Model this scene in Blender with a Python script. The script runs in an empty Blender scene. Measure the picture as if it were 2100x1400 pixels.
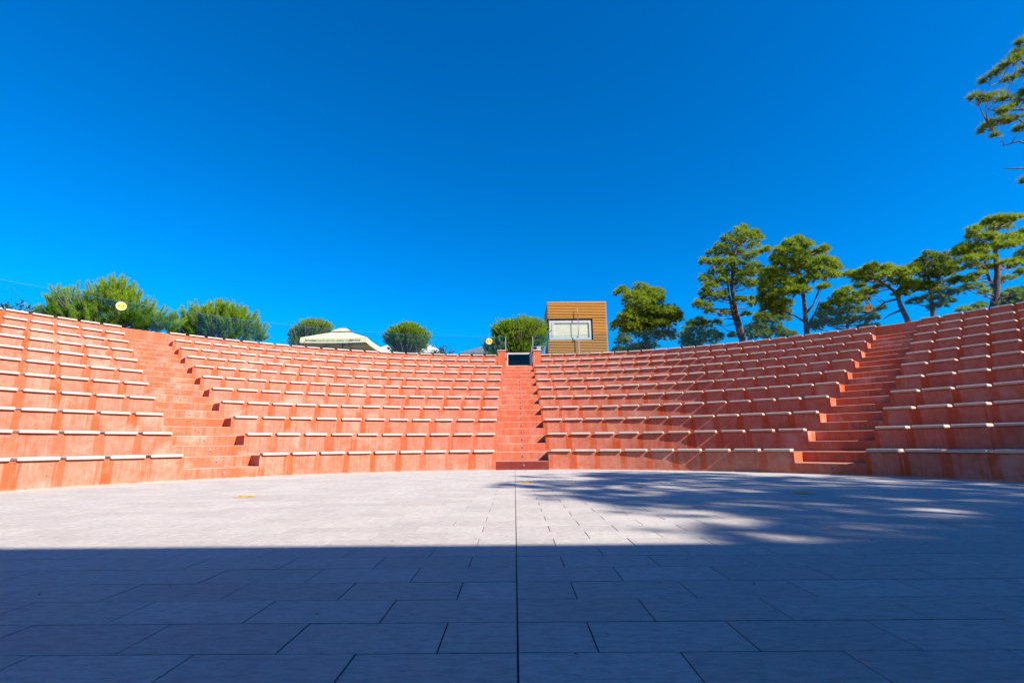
import bpy, bmesh, math, random
import numpy as np
from mathutils import Vector, Matrix

random.seed(11)
rng = np.random.default_rng(11)
scene = bpy.context.scene
COL = scene.collection
R = math.radians

# ------------------------------------------------------------------ camera, sky, sun, exposure
PITCH, ROLL, YAW, EYE = 0.20747, -0.00773, -0.00358, 0.656
cam_d = bpy.data.cameras.new('camera')
cam_d.lens = 17.10; cam_d.sensor_width = 36; cam_d.sensor_fit = 'HORIZONTAL'
cam_d.clip_start = 0.05; cam_d.clip_end = 3000
cam = bpy.data.objects.new('camera', cam_d); COL.objects.link(cam)
cr, sr, cp, sp = math.cos(ROLL), math.sin(ROLL), math.cos(PITCH), math.sin(PITCH)
M = Matrix(((cr, -sr, 0), (-sr*sp, -cr*sp, -cp), (sr*cp, cr*cp, -sp))).to_4x4()
cam.matrix_world = Matrix.Translation((0, 0, EYE)) @ Matrix.Rotation(-YAW, 4, 'Z') @ M
scene.camera = cam

SUN_ELEV, SUN_AZ = R(37.0), R(125.0)          # azimuth clockwise from +Y: behind the camera, to the right
world = bpy.data.worlds.new('World'); scene.world = world
world.use_nodes = True
wn, wl = world.node_tree.nodes, world.node_tree.links
wn.clear()
sky = wn.new('ShaderNodeTexSky'); sky.sky_type = 'NISHITA'; sky.sun_disc = False
sky.sun_elevation = SUN_ELEV; sky.sun_rotation = SUN_AZ
sky.air_density = 1.0; sky.dust_density = 0.0; sky.ozone_density = 3.0; sky.altitude = 300
hs = wn.new('ShaderNodeHueSaturation'); hs.inputs['Saturation'].default_value = 1.72; hs.inputs['Hue'].default_value = 0.508
bg = wn.new('ShaderNodeBackground'); bg.inputs['Strength'].default_value = 0.097
wo = wn.new('ShaderNodeOutputWorld')
wl.new(sky.outputs[0], hs.inputs['Color']); wl.new(hs.outputs[0], bg.inputs['Color']); wl.new(bg.outputs[0], wo.inputs[0])

sun_d = bpy.data.lights.new('sun', 'SUN'); sun_d.energy = 5.0; sun_d.angle = R(0.6); sun_d.color = (1.0, 0.92, 0.82)
sun = bpy.data.objects.new('sun', sun_d); COL.objects.link(sun)
sdir = Vector((math.sin(SUN_AZ)*math.cos(SUN_ELEV), math.cos(SUN_AZ)*math.cos(SUN_ELEV), math.sin(SUN_ELEV)))
sun.rotation_euler = sdir.to_track_quat('Z', 'Y').to_euler()
sun.location = (20, -20, 30)
vs = scene.view_settings
vs.view_transform = 'Standard'; vs.look = 'None'; vs.gamma = 1.0; vs.use_curve_mapping = False
vs.exposure = 1.13

# ------------------------------------------------------------------ helpers
def link(o, parent=None):
    COL.objects.link(o)
    if parent is not None: o.parent = parent
    return o

def tag(o, label=None, cat=None, group=None, kind=None):
    if label: o['label'] = label
    if cat: o['category'] = cat
    if group: o['group'] = group
    if kind: o['kind'] = kind
    return o

def thing(name, label, cat, loc=(0, 0, 0), rotz=0, group=None):
    o = bpy.data.objects.new(name, None)
    o.empty_display_size = 0.3
    o.location = loc; o.rotation_euler = (0, 0, rotz)
    link(o)
    return tag(o, label, cat, group)

def mesh_obj(name, me, mats, parent=None, loc=None, smooth=False):
    if not isinstance(mats, (list, tuple)): mats = [mats]
    if not me.materials:
        for m in mats: me.materials.append(m)
    if smooth:
        me.polygons.foreach_set('use_smooth', [True]*len(me.polygons))
    o = bpy.data.objects.new(name, me)
    if loc is not None: o.location = loc
    return link(o, parent)

def bm_obj(name, bm, mats, parent=None, loc=None, smooth=False):
    me = bpy.data.meshes.new(name)
    bm.normal_update(); bm.to_mesh(me); bm.free()
    return mesh_obj(name, me, mats, parent, loc, smooth)

def add_box(bm, c, s, rot=None, mi=0):
    """box with centre c and full size s"""
    vs_ = []
    for x in (-.5, .5):
        for y in (-.5, .5):
            for z in (-.5, .5):
                v = Vector((x*s[0], y*s[1], z*s[2]))
                if rot is not None: v = rot @ v
                vs_.append(bm.verts.new(v + Vector(c)))
    for f in ((0, 1, 3, 2), (4, 6, 7, 5), (0, 4, 5, 1), (2, 3, 7, 6), (0, 2, 6, 4), (1, 5, 7, 3)):
        fc = bm.faces.new([vs_[i] for i in f]); fc.material_index = mi
    return vs_

def box_bm(c, s, bevel=0.0, seg=1):
    bm = bmesh.new(); add_box(bm, c, s)
    if bevel: bmesh.ops.bevel(bm, geom=list(bm.edges), offset=bevel, segments=seg, affect='EDGES', profile=0.5)
    return bm

def span_box(bm, a, b):
    add_box(bm, [(a[i]+b[i])/2 for i in range(3)], [abs(b[i]-a[i]) for i in range(3)])

def add_tube(bm, pts, rads, n=6, cap=True):
    pts = [Vector(p) for p in pts]
    rings = []
    for i, p in enumerate(pts):
        d = (pts[min(i+1, len(pts)-1)] - pts[max(i-1, 0)])
        if d.length < 1e-6: d = Vector((0, 0, 1))
        d.normalize()
        a = d.cross(Vector((0, 1, 0)) if abs(d.y) < .9 else Vector((1, 0, 0))).normalized()
        b = d.cross(a)
        r = rads[i] if hasattr(rads, '__len__') else rads
        rings.append([bm.verts.new(p + (a*math.cos(2*math.pi*k/n) + b*math.sin(2*math.pi*k/n))*r) for k in range(n)])
    for i in range(len(rings)-1):
        for k in range(n):
            bm.faces.new((rings[i][k], rings[i][(k+1) % n], rings[i+1][(k+1) % n], rings[i+1][k]))
    if cap:
        bm.faces.new(rings[0][::-1]); bm.faces.new(rings[-1])

def np_mesh(name, verts, nper):
    """mesh of separate polygons with nper corners each; verts (N*nper, 3)"""
    n = len(verts)
    me = bpy.data.meshes.new(name)
    me.vertices.add(n); me.vertices.foreach_set('co', np.ascontiguousarray(verts, dtype=np.float32).ravel())
    me.loops.add(n); me.loops.foreach_set('vertex_index', np.arange(n, dtype=np.int32))
    me.polygons.add(n//nper)
    me.polygons.foreach_set('loop_start', np.arange(0, n, nper, dtype=np.int32))
    me.update(calc_edges=True); me.validate()
    return me

# ------------------------------------------------------------------ materials
class NT:
    def __init__(s, name):
        s.m = bpy.data.materials.new(name); s.m.use_nodes = True
        s.t = s.m.node_tree; s.t.nodes.clear()
        s.out = s.t.nodes.new('ShaderNodeOutputMaterial')
    def n(s, typ, **kw):
        nd = s.t.nodes.new('ShaderNode'+typ)
        for k, v in kw.items(): setattr(nd, k, v)
        return nd
    def l(s, a, b): s.t.links.new(a, b)
    def put(s, sock, v):
        if hasattr(v, 'is_output'): s.l(v, sock)
        else: sock.default_value = v
    def math(s, op, a, b=0.0, c=0.0, clamp=False):
        nd = s.n('Math', operation=op, use_clamp=clamp)
        s.put(nd.inputs[0], a); s.put(nd.inputs[1], b); s.put(nd.inputs[2], c)
        return nd.outputs[0]
    def mix(s, f, a, b, blend='MIX'):
        nd = s.n('Mix', data_type='RGBA', blend_type=blend)
        s.put(nd.inputs[0], f)
        for i, v in ((6, a), (7, b)):
            s.put(nd.inputs[i], v if hasattr(v, 'is_output') else (*v, 1) if len(v) == 3 else v)
        return nd.outputs[2]
    def noise(s, vec, scale, detail=3.0, rough=.55):
        nd = s.n('TexNoise'); s.put(nd.inputs['Vector'], vec)
        nd.inputs['Scale'].default_value = scale; nd.inputs['Detail'].default_value = detail; nd.inputs['Roughness'].default_value = rough
        return nd.outputs[0]
    def ramp(s, v, a, b):
        nd = s.n('MapRange', interpolation_type='SMOOTHSTEP'); s.put(nd.inputs[0], v)
        nd.inputs[1].default_value = a; nd.inputs[2].default_value = b
        return nd.outputs[0]
    def vec(s, x, y, z):
        nd = s.n('CombineXYZ')
        for i, v in enumerate((x, y, z)): s.put(nd.inputs[i], v)
        return nd.outputs[0]
    def pos(s): return s.n('NewGeometry').outputs['Position']
    def bump(s, h, strength=.3, dist=.01):
        nd = s.n('Bump'); nd.inputs['Strength'].default_value = strength; nd.inputs['Distance'].default_value = dist
        s.l(h, nd.inputs['Height']); return nd.outputs[0]
    def bsdf(s, color, rough=.7, normal=None, metallic=0.0, spec=.3):
        b = s.n('BsdfPrincipled')
        s.put(b.inputs['Base Color'], color if hasattr(color, 'is_output') else (*color, 1))
        s.put(b.inputs['Roughness'], rough); b.inputs['Metallic'].default_value = metallic
        b.inputs['Specular IOR Level'].default_value = spec
        if normal is not None: s.l(normal, b.inputs['Normal'])
        return b.outputs[0]
    def done(s, sh): s.l(sh, s.out.inputs[0]); return s.m

def simple(name, color, rough=.6, metallic=0.0, var=.12, scale=14.0, spec=.3):
    t = NT(name); p = t.pos()
    nz = t.noise(p, scale, 4)
    c = t.mix(t.ramp(nz, .3, .7), [v*(1-var) for v in color], [min(1, v*(1+var)) for v in color])
    return t.done(t.bsdf(c, rough, t.bump(nz, .08, .004), metallic, spec))

def concrete(name, seats=True, orange=(.475, .078, .021), pink=(.49, .180, .122), white=(.58, .38, .30)):
    """red pigmented concrete: UV.x counts seat pitches along the tier, UV.y is the height on the riser in metres"""
    t = NT(name)
    uv = t.n('UVMap', uv_map='UVMap').outputs[0]
    sep = t.n('SeparateXYZ'); t.l(uv, sep.inputs[0]); u, v = sep.outputs[0], sep.outputs[1]
    geo = t.n('NewGeometry'); P = geo.outputs['Position']
    oi = t.n('ObjectInfo').outputs['Random']
    rowz = t.math('MULTIPLY', oi, 37.0)
    wob = t.noise(t.vec(t.math('MULTIPLY', u, 3.0), t.math('MULTIPLY', v, .9), rowz), 1.0, 3)
    fine = t.noise(t.vec(t.math('MULTIPLY', u, 16.0), t.math('MULTIPLY', v, .8), rowz), 1.0, 3, .65)     # vertical streaks
    finer = t.noise(t.vec(t.math('MULTIPLY', u, 38.0), t.math('MULTIPLY', v, 1.6), rowz), 1.0, 2, .6)
    big = t.noise(P, .55, 3)
    mott = t.noise(P, 9.0, 5, .65)
    if seats:
        uw = t.math('ADD', u, t.math('MULTIPLY', t.math('SUBTRACT', wob, .5), .16))
        fr = t.math('ABSOLUTE', t.math('SUBTRACT', t.math('FRACT', uw), .5))       # 0 under a slab's centre, .5 in the gap
        cell = t.n('TexWhiteNoise', noise_dimensions='2D'); t.l(t.vec(t.math('FLOOR', u), rowz, 0.0), cell.inputs[0])
        edge = t.math('ADD', .305, t.math('MULTIPLY', cell.outputs[0], .10))
        wet = t.ramp(t.math('SUBTRACT', fr, edge), -.012, .03)                      # 1 in the gap: rain keeps it clean and orange
        wet = t.math('MULTIPLY', wet, t.ramp(t.math('ADD', fine, t.math('MULTIPLY', cell.outputs[0], .25)), .30, .55))
        drip = t.math('MULTIPLY', t.ramp(fine, .53, .66), t.ramp(t.math('ADD', big, t.math('MULTIPLY', cell.outputs[0], .3)), .48, .72))
        cel2 = t.n('TexWhiteNoise', noise_dimensions='2D'); t.l(t.vec(t.math('FLOOR', t.math('ADD', u, .5)), t.math('ADD', rowz, 3.3), 0.0), cel2.inputs[0])
        wet = t.math('MULTIPLY', wet, t.math('ADD', .5, t.math('MULTIPLY', cel2.outputs[0], .5)))
        foot_fade = t.ramp(t.math('ADD', v, t.math('MULTIPLY', cel2.outputs[0], .25)), .06, .22)
        wet = t.math('MULTIPLY', wet, t.math('ADD', .5, t.math('MULTIPLY', foot_fade, .5)))
        dirt = t.math('MAXIMUM', wet, t.math('MULTIPLY', drip, .5))
    else:
        patch = t.noise(t.vec(t.math('MULTIPLY', u, 1.5), 0.0, rowz), 1.0, 1)
        dirt = t.math('SUBTRACT', 1.0, t.math('MULTIPLY', t.ramp(patch, .25, .70), t.ramp(fine, .30, .62)))
    col = t.mix(dirt, pink, orange)
    # lime streaks, a few only
    lime = t.math('MULTIPLY', t.ramp(finer, .56, .70), t.ramp(big, .38, .60))
    col = t.mix(t.math('MULTIPLY', lime, .38), col, white)
    # mottling and pale foot where splash water dries
    col = t.mix(t.math('MULTIPLY', t.ramp(mott, .35, .70), .35), col, [x*.72 for x in orange])
    blotch = t.noise(P, 2.1, 4, .6)
    col = t.mix(t.math('MULTIPLY', t.ramp(blotch, .48, .70), .45), col, [x*.80 for x in orange])
    pale = t.noise(P, 1.4, 3, .6)
    col = t.mix(t.math('MULTIPLY', t.ramp(pale, .52, .74), .40), col, [x*1.02 for x in white])
    foot = t.math('MULTIPLY', t.ramp(t.math('ADD', v, t.math('MULTIPLY', mott, .05)), .065, .02), .6)
    col = t.mix(foot, col, white)
    # horizontal faces: stairs pale with dust, tiers coloured darker to weaken bounced light
    nz = t.n('SeparateXYZ'); t.l(geo.outputs['Normal'], nz.inputs[0])
    top = t.math('MULTIPLY', t.ramp(nz.outputs[2], .4, .8), t.math('ADD', .75 if seats else .35, t.math('MULTIPLY', mott, .4), clamp=True))
    col = t.mix(top, col, (.28, .085, .05) if seats else (.46, .25, .19))
    # pin holes
    vor = t.n('TexVoronoi'); vor.inputs['Scale'].default_value = 7.0; t.l(P, vor.inputs['Vector'])
    hole = t.math('MULTIPLY', t.math('LESS_THAN', vor.outputs['Distance'], .085), t.math('GREATER_THAN', t.noise(P, 3.1, 1), .50))
    col = t.mix(t.math('MULTIPLY', hole, .8), col, (.12, .03, .015))
    return t.done(t.bsdf(col, .88, t.bump(t.math('ADD', mott, t.math('MULTIPLY', t.noise(P, 45, 3), .4)), .25, .012), 0, .15))

def tile_material():
    t = NT('paving stone')
    P = t.pos()
    geo = t.n('NewGeometry'); oi = t.n('ObjectInfo').outputs['Random']
    rnd = t.math('FRACT', t.math('ADD', t.math('MULTIPLY', oi, 3.7), t.math('MULTIPLY', geo.outputs['Random Per Island'], 5.3)))
    mp = t.n('Mapping'); t.l(P, mp.inputs[0]); mp.inputs['Scale'].default_value = (1.0, 2.6, 1.0)
    s1 = t.noise(mp.outputs[0], 13.0, 6, .72)
    s2 = t.noise(P, 1.3, 5, .65)
    s3 = t.noise(mp.outputs[0], 40.0, 3, .6)
    col = t.mix(rnd, (.445, .400, .362), (.520, .476, .434))
    col = t.mix(t.math('MULTIPLY', t.ramp(s1, .40, .64), .48), col, (0.256, 0.233, 0.221))  # darker grain paints relief shading that the bump hardly shows
    col = t.mix(t.math('MULTIPLY', t.ramp(s2, .46, .70), .45), col, (0.341, 0.310, 0.291))
    spot = t.noise(P, 3.3, 2)
    col = t.mix(t.math('MULTIPLY', t.ramp(spot, .70, .80), .35), col, (0.202, 0.186, 0.178))
    h = t.math('ADD', s1, t.math('MULTIPLY', s3, .5))
    return t.done(t.bsdf(col, .74, t.bump(h, .7, .02), 0, .3))

def foliage_material(name, a, b, trans=.55):
    t = NT(name)
    geo = t.n('NewGeometry'); r = geo.outputs['Random Per Island']
    big = t.noise(geo.outputs['Position'], 1.6, 2)
    f = t.math('ADD', t.math('MULTIPLY', r, .6), t.math('MULTIPLY', t.ramp(big, .35, .65), .4))
    c = t.mix(f, a, b)
    d = t.bsdf(c, .55, None, 0, .25)
    tr = t.n('BsdfTranslucent'); t.l(c, tr.inputs[0])
    ms = t.n('MixShader'); ms.inputs[0].default_value = trans
    t.l(d, ms.inputs[1]); t.l(tr.outputs[0], ms.inputs[2])
    return t.done(ms.outputs[0])

def glass_material(name, tint, refl=.10):
    t = NT(name)
    tr = t.n('BsdfTransparent'); tr.inputs[0].default_value = (*tint, 1)
    gl = t.n('BsdfGlossy'); gl.inputs['Roughness'].default_value = .02; gl.inputs[0].default_value = (.85, .95, 1, 1)
    fr = t.n('Fresnel'); fr.inputs[0].default_value = 1.5
    f = t.math('ADD', t.math('MULTIPLY', fr.outputs[0], .34), refl-.02, clamp=True)
    ms = t.n('MixShader'); t.l(f, ms.inputs[0]); t.l(tr.outputs[0], ms.inputs[1]); t.l(gl.outputs[0], ms.inputs[2])
    return t.done(ms.outputs[0])

def slab_material():
    t = NT('cream stone seat')
    P = t.pos(); oi = t.n('ObjectInfo').outputs['Random']
    n1 = t.noise(P, 24.0, 5, .7); n2 = t.noise(P, 4.5, 3)
    c = t.mix(oi, (0.456, 0.378, 0.314), (0.550, 0.464, 0.387))
    c = t.mix(t.math('MULTIPLY', t.ramp(n1, .45, .72), .35), c, (0.344, 0.284, 0.241))
    c = t.mix(t.math('MULTIPLY', t.ramp(n2, .55, .72), .40), c, (0.310, 0.224, 0.181))
    return t.done(t.bsdf(c, .75, t.bump(n1, .3, .006), 0, .2))

def wood_material():
    t = NT('oiled larch')
    P = t.pos(); oi = t.n('ObjectInfo').outputs['Random']
    mp = t.n('Mapping'); t.l(P, mp.inputs[0]); mp.inputs['Scale'].default_value = (1, 1, 9)
    g = t.noise(mp.outputs[0], 3.0, 4)
    c = t.mix(t.math('ADD', t.math('MULTIPLY', oi, .6), t.math('MULTIPLY', g, .4)), (.52, .225, .036), (.64, .315, .068))
    return t.done(t.bsdf(c, .5, t.bump(g, .1, .004)))

MAT = dict(
    tier=concrete('red concrete under the seats', True),
    step=concrete('red concrete of the stairs', False, (.475, .098, .040), (.49, .185, .126)),
    darkstep=concrete('dark red concrete', False, (.17, .024, .017), (.20, .036, .028), (.29, .10, .08)),
    slab=slab_material(),
    tile=tile_material(),
    joint=simple('paving joint', (.07, .055, .045), .9),
    lamp=simple('step light lens', (.16, .17, .19), .35),
    steel=simple('brushed steel', (.45, .46, .47), .4, .7),
    grey=simple('grey painted metal', (.38, .38, .39), .5),
    darkgrey=simple('dark grey metal', (.07, .075, .08), .5),
    glass=glass_material('tinted balustrade glass', (.89, .95, .97), .02),
    edge=simple('polished glass edge', (.05, .16, .17), .3),
    clear=glass_material('window glass', (.95, .97, .97), .02),
    gateglass=glass_material('gate glass', (.10, .12, .11), .03),
    bark=simple('pine bark', (.11, .062, .045), .9, 0, .4, 7),
    twig=simple('pine twig', (.17, .11, .085), .9, 0, .3, 7),
    pine=foliage_material('pine needles', (.115, .185, .008), (.365, .460, .030)),
    darkpine=foliage_material('dark pine needles', (.085, .140, .008), (.270, .330, .022)),
    bushpine=foliage_material('young pine needles', (.160, .310, .012), (.400, .530, .036)),
    oldpine_shade=foliage_material('old needles with inner shade', (.090, .215, .014), (.220, .350, .026)),  # older inner needles; shade between the shoots is put into this darker green
    leaf=foliage_material('broad leaves', (.020, .045, .012), (.06, .10, .02)),
    wood=wood_material(),
    core=simple('dark booth lining and unlit room', (.035, .026, .022), .8),
    soffit=simple('brown soffit board', (.24, .13, .06), .7),
    blind=simple('cream roller blind', (.72, .66, .49), .8, 0, .05, 4),
    canvas=simple('cream canvas', (.62, .53, .32), .8, 0, .05, 5),
    white=simple('white canvas', (.62, .61, .58), .8, 0, .04, 5),
    print_=simple('dark print', (.05, .045, .04), .7),
    yellow=simple('yellow vinyl', (.82, .42, .015), .5, 0, .05),
    band=simple('pale vinyl rim', (.62, .52, .40), .6, 0, .05),
    black=simple('black vinyl', (.02, .02, .02), .6),
    slate=simple('grey slate roof', (.13, .13, .14), .7, 0, .3, 6),
    render=simple('brown wall render', (.22, .16, .12), .9),
    plaster=simple('grey stage wall', (.16, .155, .15), .9, 0, .1, 2),
    earth=simple('dry grass and earth', (.20, .17, .08), .95, 0, .35, .7),
    litter=simple('dry leaf', (.07, .045, .03), .9),
)

# ------------------------------------------------------------------ dimensions of the amphitheatre (metres)
CX, CY = 0.177, 4.394            # centre of the arcs
R1, RUN, RISE = 8.575, 1.0916, 0.4498
NROW = 11
STAIR_AZ = (-0.8083, 0.0022, 0.8159)
STAIR_W = (1.392, 1.365, 1.258)
TOP = NROW*RISE                  # 4.948
SLAB_T, SLAB_D, SLAB_L, PITCH_S = 0.058, 0.31, 0.532, 0.618
def Rk(k): return R1 + (k-1)*RUN
R_GLASS = Rk(NROW) + 0.58
def polar(r, a, z=0.0): return Vector((CX + r*math.sin(a), CY + r*math.cos(a), z))

# ------------------------------------------------------------------ terrain
def smooth(x): x = min(1, max(0, x)); return x*x*(3-2*x)
def terrain_height(r, a):
    f = 1 - smooth((abs(a)-R(94))/R(16))
    return 4.90*f - .15*(1-f)
def build_terrain():
    na = 120
    rs = [0, 4, 8.4, 14, 20.2, 20.42, 20.5, 21.5, 23, 25, 28, 32, 38, 50, 80, 150, 300, 700, 1500]
    bm = bmesh.new(); rings = []
    for i, r in enumerate(rs):
        ring = []
        for k in range(na):
            a = -math.pi + 2*math.pi*k/na
            z = -.15 if r < 20.45 else terrain_height(r, a) + (random.uniform(-.03, .03) if r > 21 else 0)
            ring.append(bm.verts.new(polar(max(r, .01), a, z)))
        rings.append(ring)
    for i in range(len(rs)-1):
        for k in range(na):
            bm.faces.new((rings[i][k], rings[i][(k+1) % na], rings[i+1][(k+1) % na], rings[i+1][k]))
    bmesh.ops.recalc_face_normals(bm, faces=list(bm.faces))
    o = bm_obj('ground', bm, MAT['earth'])
    tag(o, 'dry earth ground around and above the amphitheatre', kind='structure')
build_terrain()

# ------------------------------------------------------------------ stage floor of stone tiles
TD, TL, GAP = 0.2752, 0.5216, 0.0056
ROW0 = 1.738
floor_bm = bmesh.new()
n_seg = 96
ring_in = [floor_bm.verts.new(polar(R1+.35, R(-100)+R(200)*k/n_seg, -.005)) for k in range(n_seg+1)]
for p in ((9.0, -6.0, -.005), (-9.0, -6.0, -.005)): ring_in.append(floor_bm.verts.new(p))
floor_bm.faces.new(ring_in)
floor = tag(bm_obj('plaza_floor', floor_bm, MAT['joint']), 'pale stone paved stage floor in front of the tiers', kind='structure')

def tile_mesh(lx, ly):
    bm = bmesh.new()
    zt, zb, c = 0.0, -.02, .0010
    lo = [bm.verts.new((sx*lx/2, sy*ly/2, zb)) for sx, sy in ((-1,-1),(1,-1),(1,1),(-1,1))]
    mi = [bm.verts.new((sx*lx/2, sy*ly/2, zt-c)) for sx, sy in ((-1,-1),(1,-1),(1,1),(-1,1))]
    hi = [bm.verts.new((sx*(lx/2-c), sy*(ly/2-c), zt)) for sx, sy in ((-1,-1),(1,-1),(1,1),(-1,1))]
    for A, B in ((lo, mi), (mi, hi)):
        for k in range(4): bm.faces.new((A[k], A[(k+1) % 4], B[(k+1) % 4], B[k]))
    bm.faces.new(hi)
    me = bpy.data.meshes.new('paving_tile'); bm.normal_update(); bm.to_mesh(me); bm.free()
    me.materials.append(MAT['tile'])
    return me
full_me, half_me = tile_mesh(TL-GAP, TD-GAP), tile_mesh(TL/2-GAP, TD-GAP)
tiles = []
for j in range(-17, 45):
    y = ROW0 + (j+.5)*TD
    half = (j % 2 == 0)
    for side in (-1, 1):
        x = .0006 if side > 0 else -.0006        # wider joint down the middle
        first = True
        while abs(x) < 11:
            L = TL/2 if (half and first) else TL
            xc = .005 + x + side*L/2
            rr = math.hypot(xc-CX, y-CY)
            inside = rr < R1 + .30 or (y < CY and abs(xc) < R1+.3)
            if inside: tiles.append((xc, y, half and first))
            x += side*L; first = False
seen = [q for q in tiles if 1.25 < q[1] and abs(q[0]) < 1.10*q[1]+.25]
seen.sort(key=lambda q: q[1]**2 + q[0]**2)
single = set(seen[:298])
rng_t = random.Random(4)
for q in seen[:298]:
    o = link(bpy.data.objects.new('paving_tile', half_me if q[2] else full_me), floor)
    o.location = (q[0], q[1], rng_t.uniform(-.0012, .0006))
bm = bmesh.new()
for q in tiles:
    if q in single: continue
    src = half_me if q[2] else full_me
    dz = rng_t.uniform(-.0012, .0006)
    vv = [bm.verts.new((v.co.x+q[0], v.co.y+q[1], v.co.z+dz)) for v in src.vertices]
    for p in src.polygons: bm.faces.new([vv[i] for i in p.vertices])
tag(bm_obj('distant_paving', bm, MAT['tile'], floor), kind='stuff')

# ------------------------------------------------------------------ tiers, seats
slab_bm = box_bm((0, 0, 0), (SLAB_L, SLAB_D, SLAB_T), .012, 1)
slab_me = bpy.data.meshes.new('seat_slab'); slab_bm.normal_update(); slab_bm.to_mesh(slab_me); slab_bm.free()
slab_me.materials.append(MAT['slab'])

def edge_az(stair, side, r):
    return STAIR_AZ[stair] + side*math.asin(STAIR_W[stair]/2/r)

def arc_prism(name, mat, r0, r1, z0, z1, az0, az1, n, ref, u_per_m=1/PITCH_S, u0=0.0, parent=None, cham=.016, vbase=None):
    """solid ring sector; az0/az1 are functions of the radius"""
    vb = z0 if vbase is None else vbase
    prof = [(r0, z0), (r0, z1-cham), (r0+cham, z1), (r1, z1), (r1, z0)]
    bm = bmesh.new(); uvl = bm.loops.layers.uv.new('UVMap')
    cols = []
    Lmid = abs(az1(r0)-az0(r0))*r0
    for i in range(n+1):
        f = i/n
        cols.append([bm.verts.new(polar(r, az0(r)+(az1(r)-az0(r))*f, z) - ref) for r, z in prof])
    for i in range(n):
        ua, ub = u0 + Lmid*i/n*u_per_m, u0 + Lmid*(i+1)/n*u_per_m
        for k in range(5):
            k2 = (k+1) % 5
            f = bm.faces.new((cols[i][k], cols[i+1][k], cols[i+1][k2], cols[i][k2]))
            vals = (prof[k][1]-vb, prof[k][1]-vb, prof[k2][1]-vb, prof[k2][1]-vb)
            for lp, uu, v in zip(f.loops, (ua, ub, ub, ua), vals): lp[uvl].uv = (uu, v)
    for c, uu in ((cols[0], u0), (cols[-1][::-1], u0+Lmid*u_per_m)):
        f = bm.faces.new(c)
        for lp in f.loops: lp[uvl].uv = (uu + .03*random.random(), (lp.vert.co.z+ref.z)-vb)
    bmesh.ops.recalc_face_normals(bm, faces=list(bm.faces))
    return bm_obj(name, bm, mat, parent)

AZ_END = R(88)
BLOCKS = (
    ('far left', None, 0, 'red concrete seating block at the far left, left of the sunlit left staircase'),
    ('mid left', 0, 1, 'sunlit red concrete seating block between the left staircase and the middle staircase'),
    ('mid right', 1, 2, 'red concrete seating block between the middle and right staircases, with slanting slab shadows'),
    ('far right', 2, None, 'shaded dark red concrete seating block at the far right, right of the right staircase'),
)
def build_block(idx):
    _, sl, sr_, label = BLOCKS[idx]
    a0 = (lambda r: edge_az(sl, 1, r)) if sl is not None else (lambda r: -AZ_END)
    a1 = (lambda r: edge_az(sr_, -1, r)) if sr_ is not None else (lambda r: AZ_END)
    mid = (a0(R1)+a1(R1))/2
    ref = polar(R1, mid, 0)
    root = thing('seating_block', label, 'seating block', ref, 0, 'seating blocks of the amphitheatre')
    for k in range(1, NROW+1):
        r = Rk(k); z1 = k*RISE; z0 = (k-1)*RISE - (.06 if k == 1 else 0)
        L = (a1(r)-a0(r))*r
        short0 = short1 = 0.0
        if k >= 10 and idx == 1: short1 = .36          # the pillars by the gate take the end places
        if k >= 10 and idx == 2: short0 = .36
        Ls = L - short0 - short1
        n = max(1, int((Ls + .06)/PITCH_S))
        if sl is None or sr_ is None: p = PITCH_S
        else: p = Ls/n
        # seat parameter: u = 0 at the stair edge of the block
        if sl is None: start = L - n*p
        else: start = short0
        tier = arc_prism('tier', MAT['tier'], r, r+RUN, z0, z1, a0, a1, max(8, int(L/.42)), ref, 1/p, -start/p, root, vbase=(k-1)*RISE)
        for i in range(n):
            s = start + (i+.5)*p
            a = a0(r) + (a1(r)-a0(r))*s/L
            if abs(a) > R(75): continue
            o = link(bpy.data.objects.new('seat_slab', slab_me), tier)
            o.location = polar(r - .056 + SLAB_D/2, a, z1 + SLAB_T/2 + .0005 + random.uniform(-.002, .003)) - ref
            o.rotation_euler = (0, 0, -a + random.uniform(-.014, .014)); o.scale = (random.uniform(.97, 1.015), 1, random.uniform(.94, 1.05))
for i in range(4): build_block(i)

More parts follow.
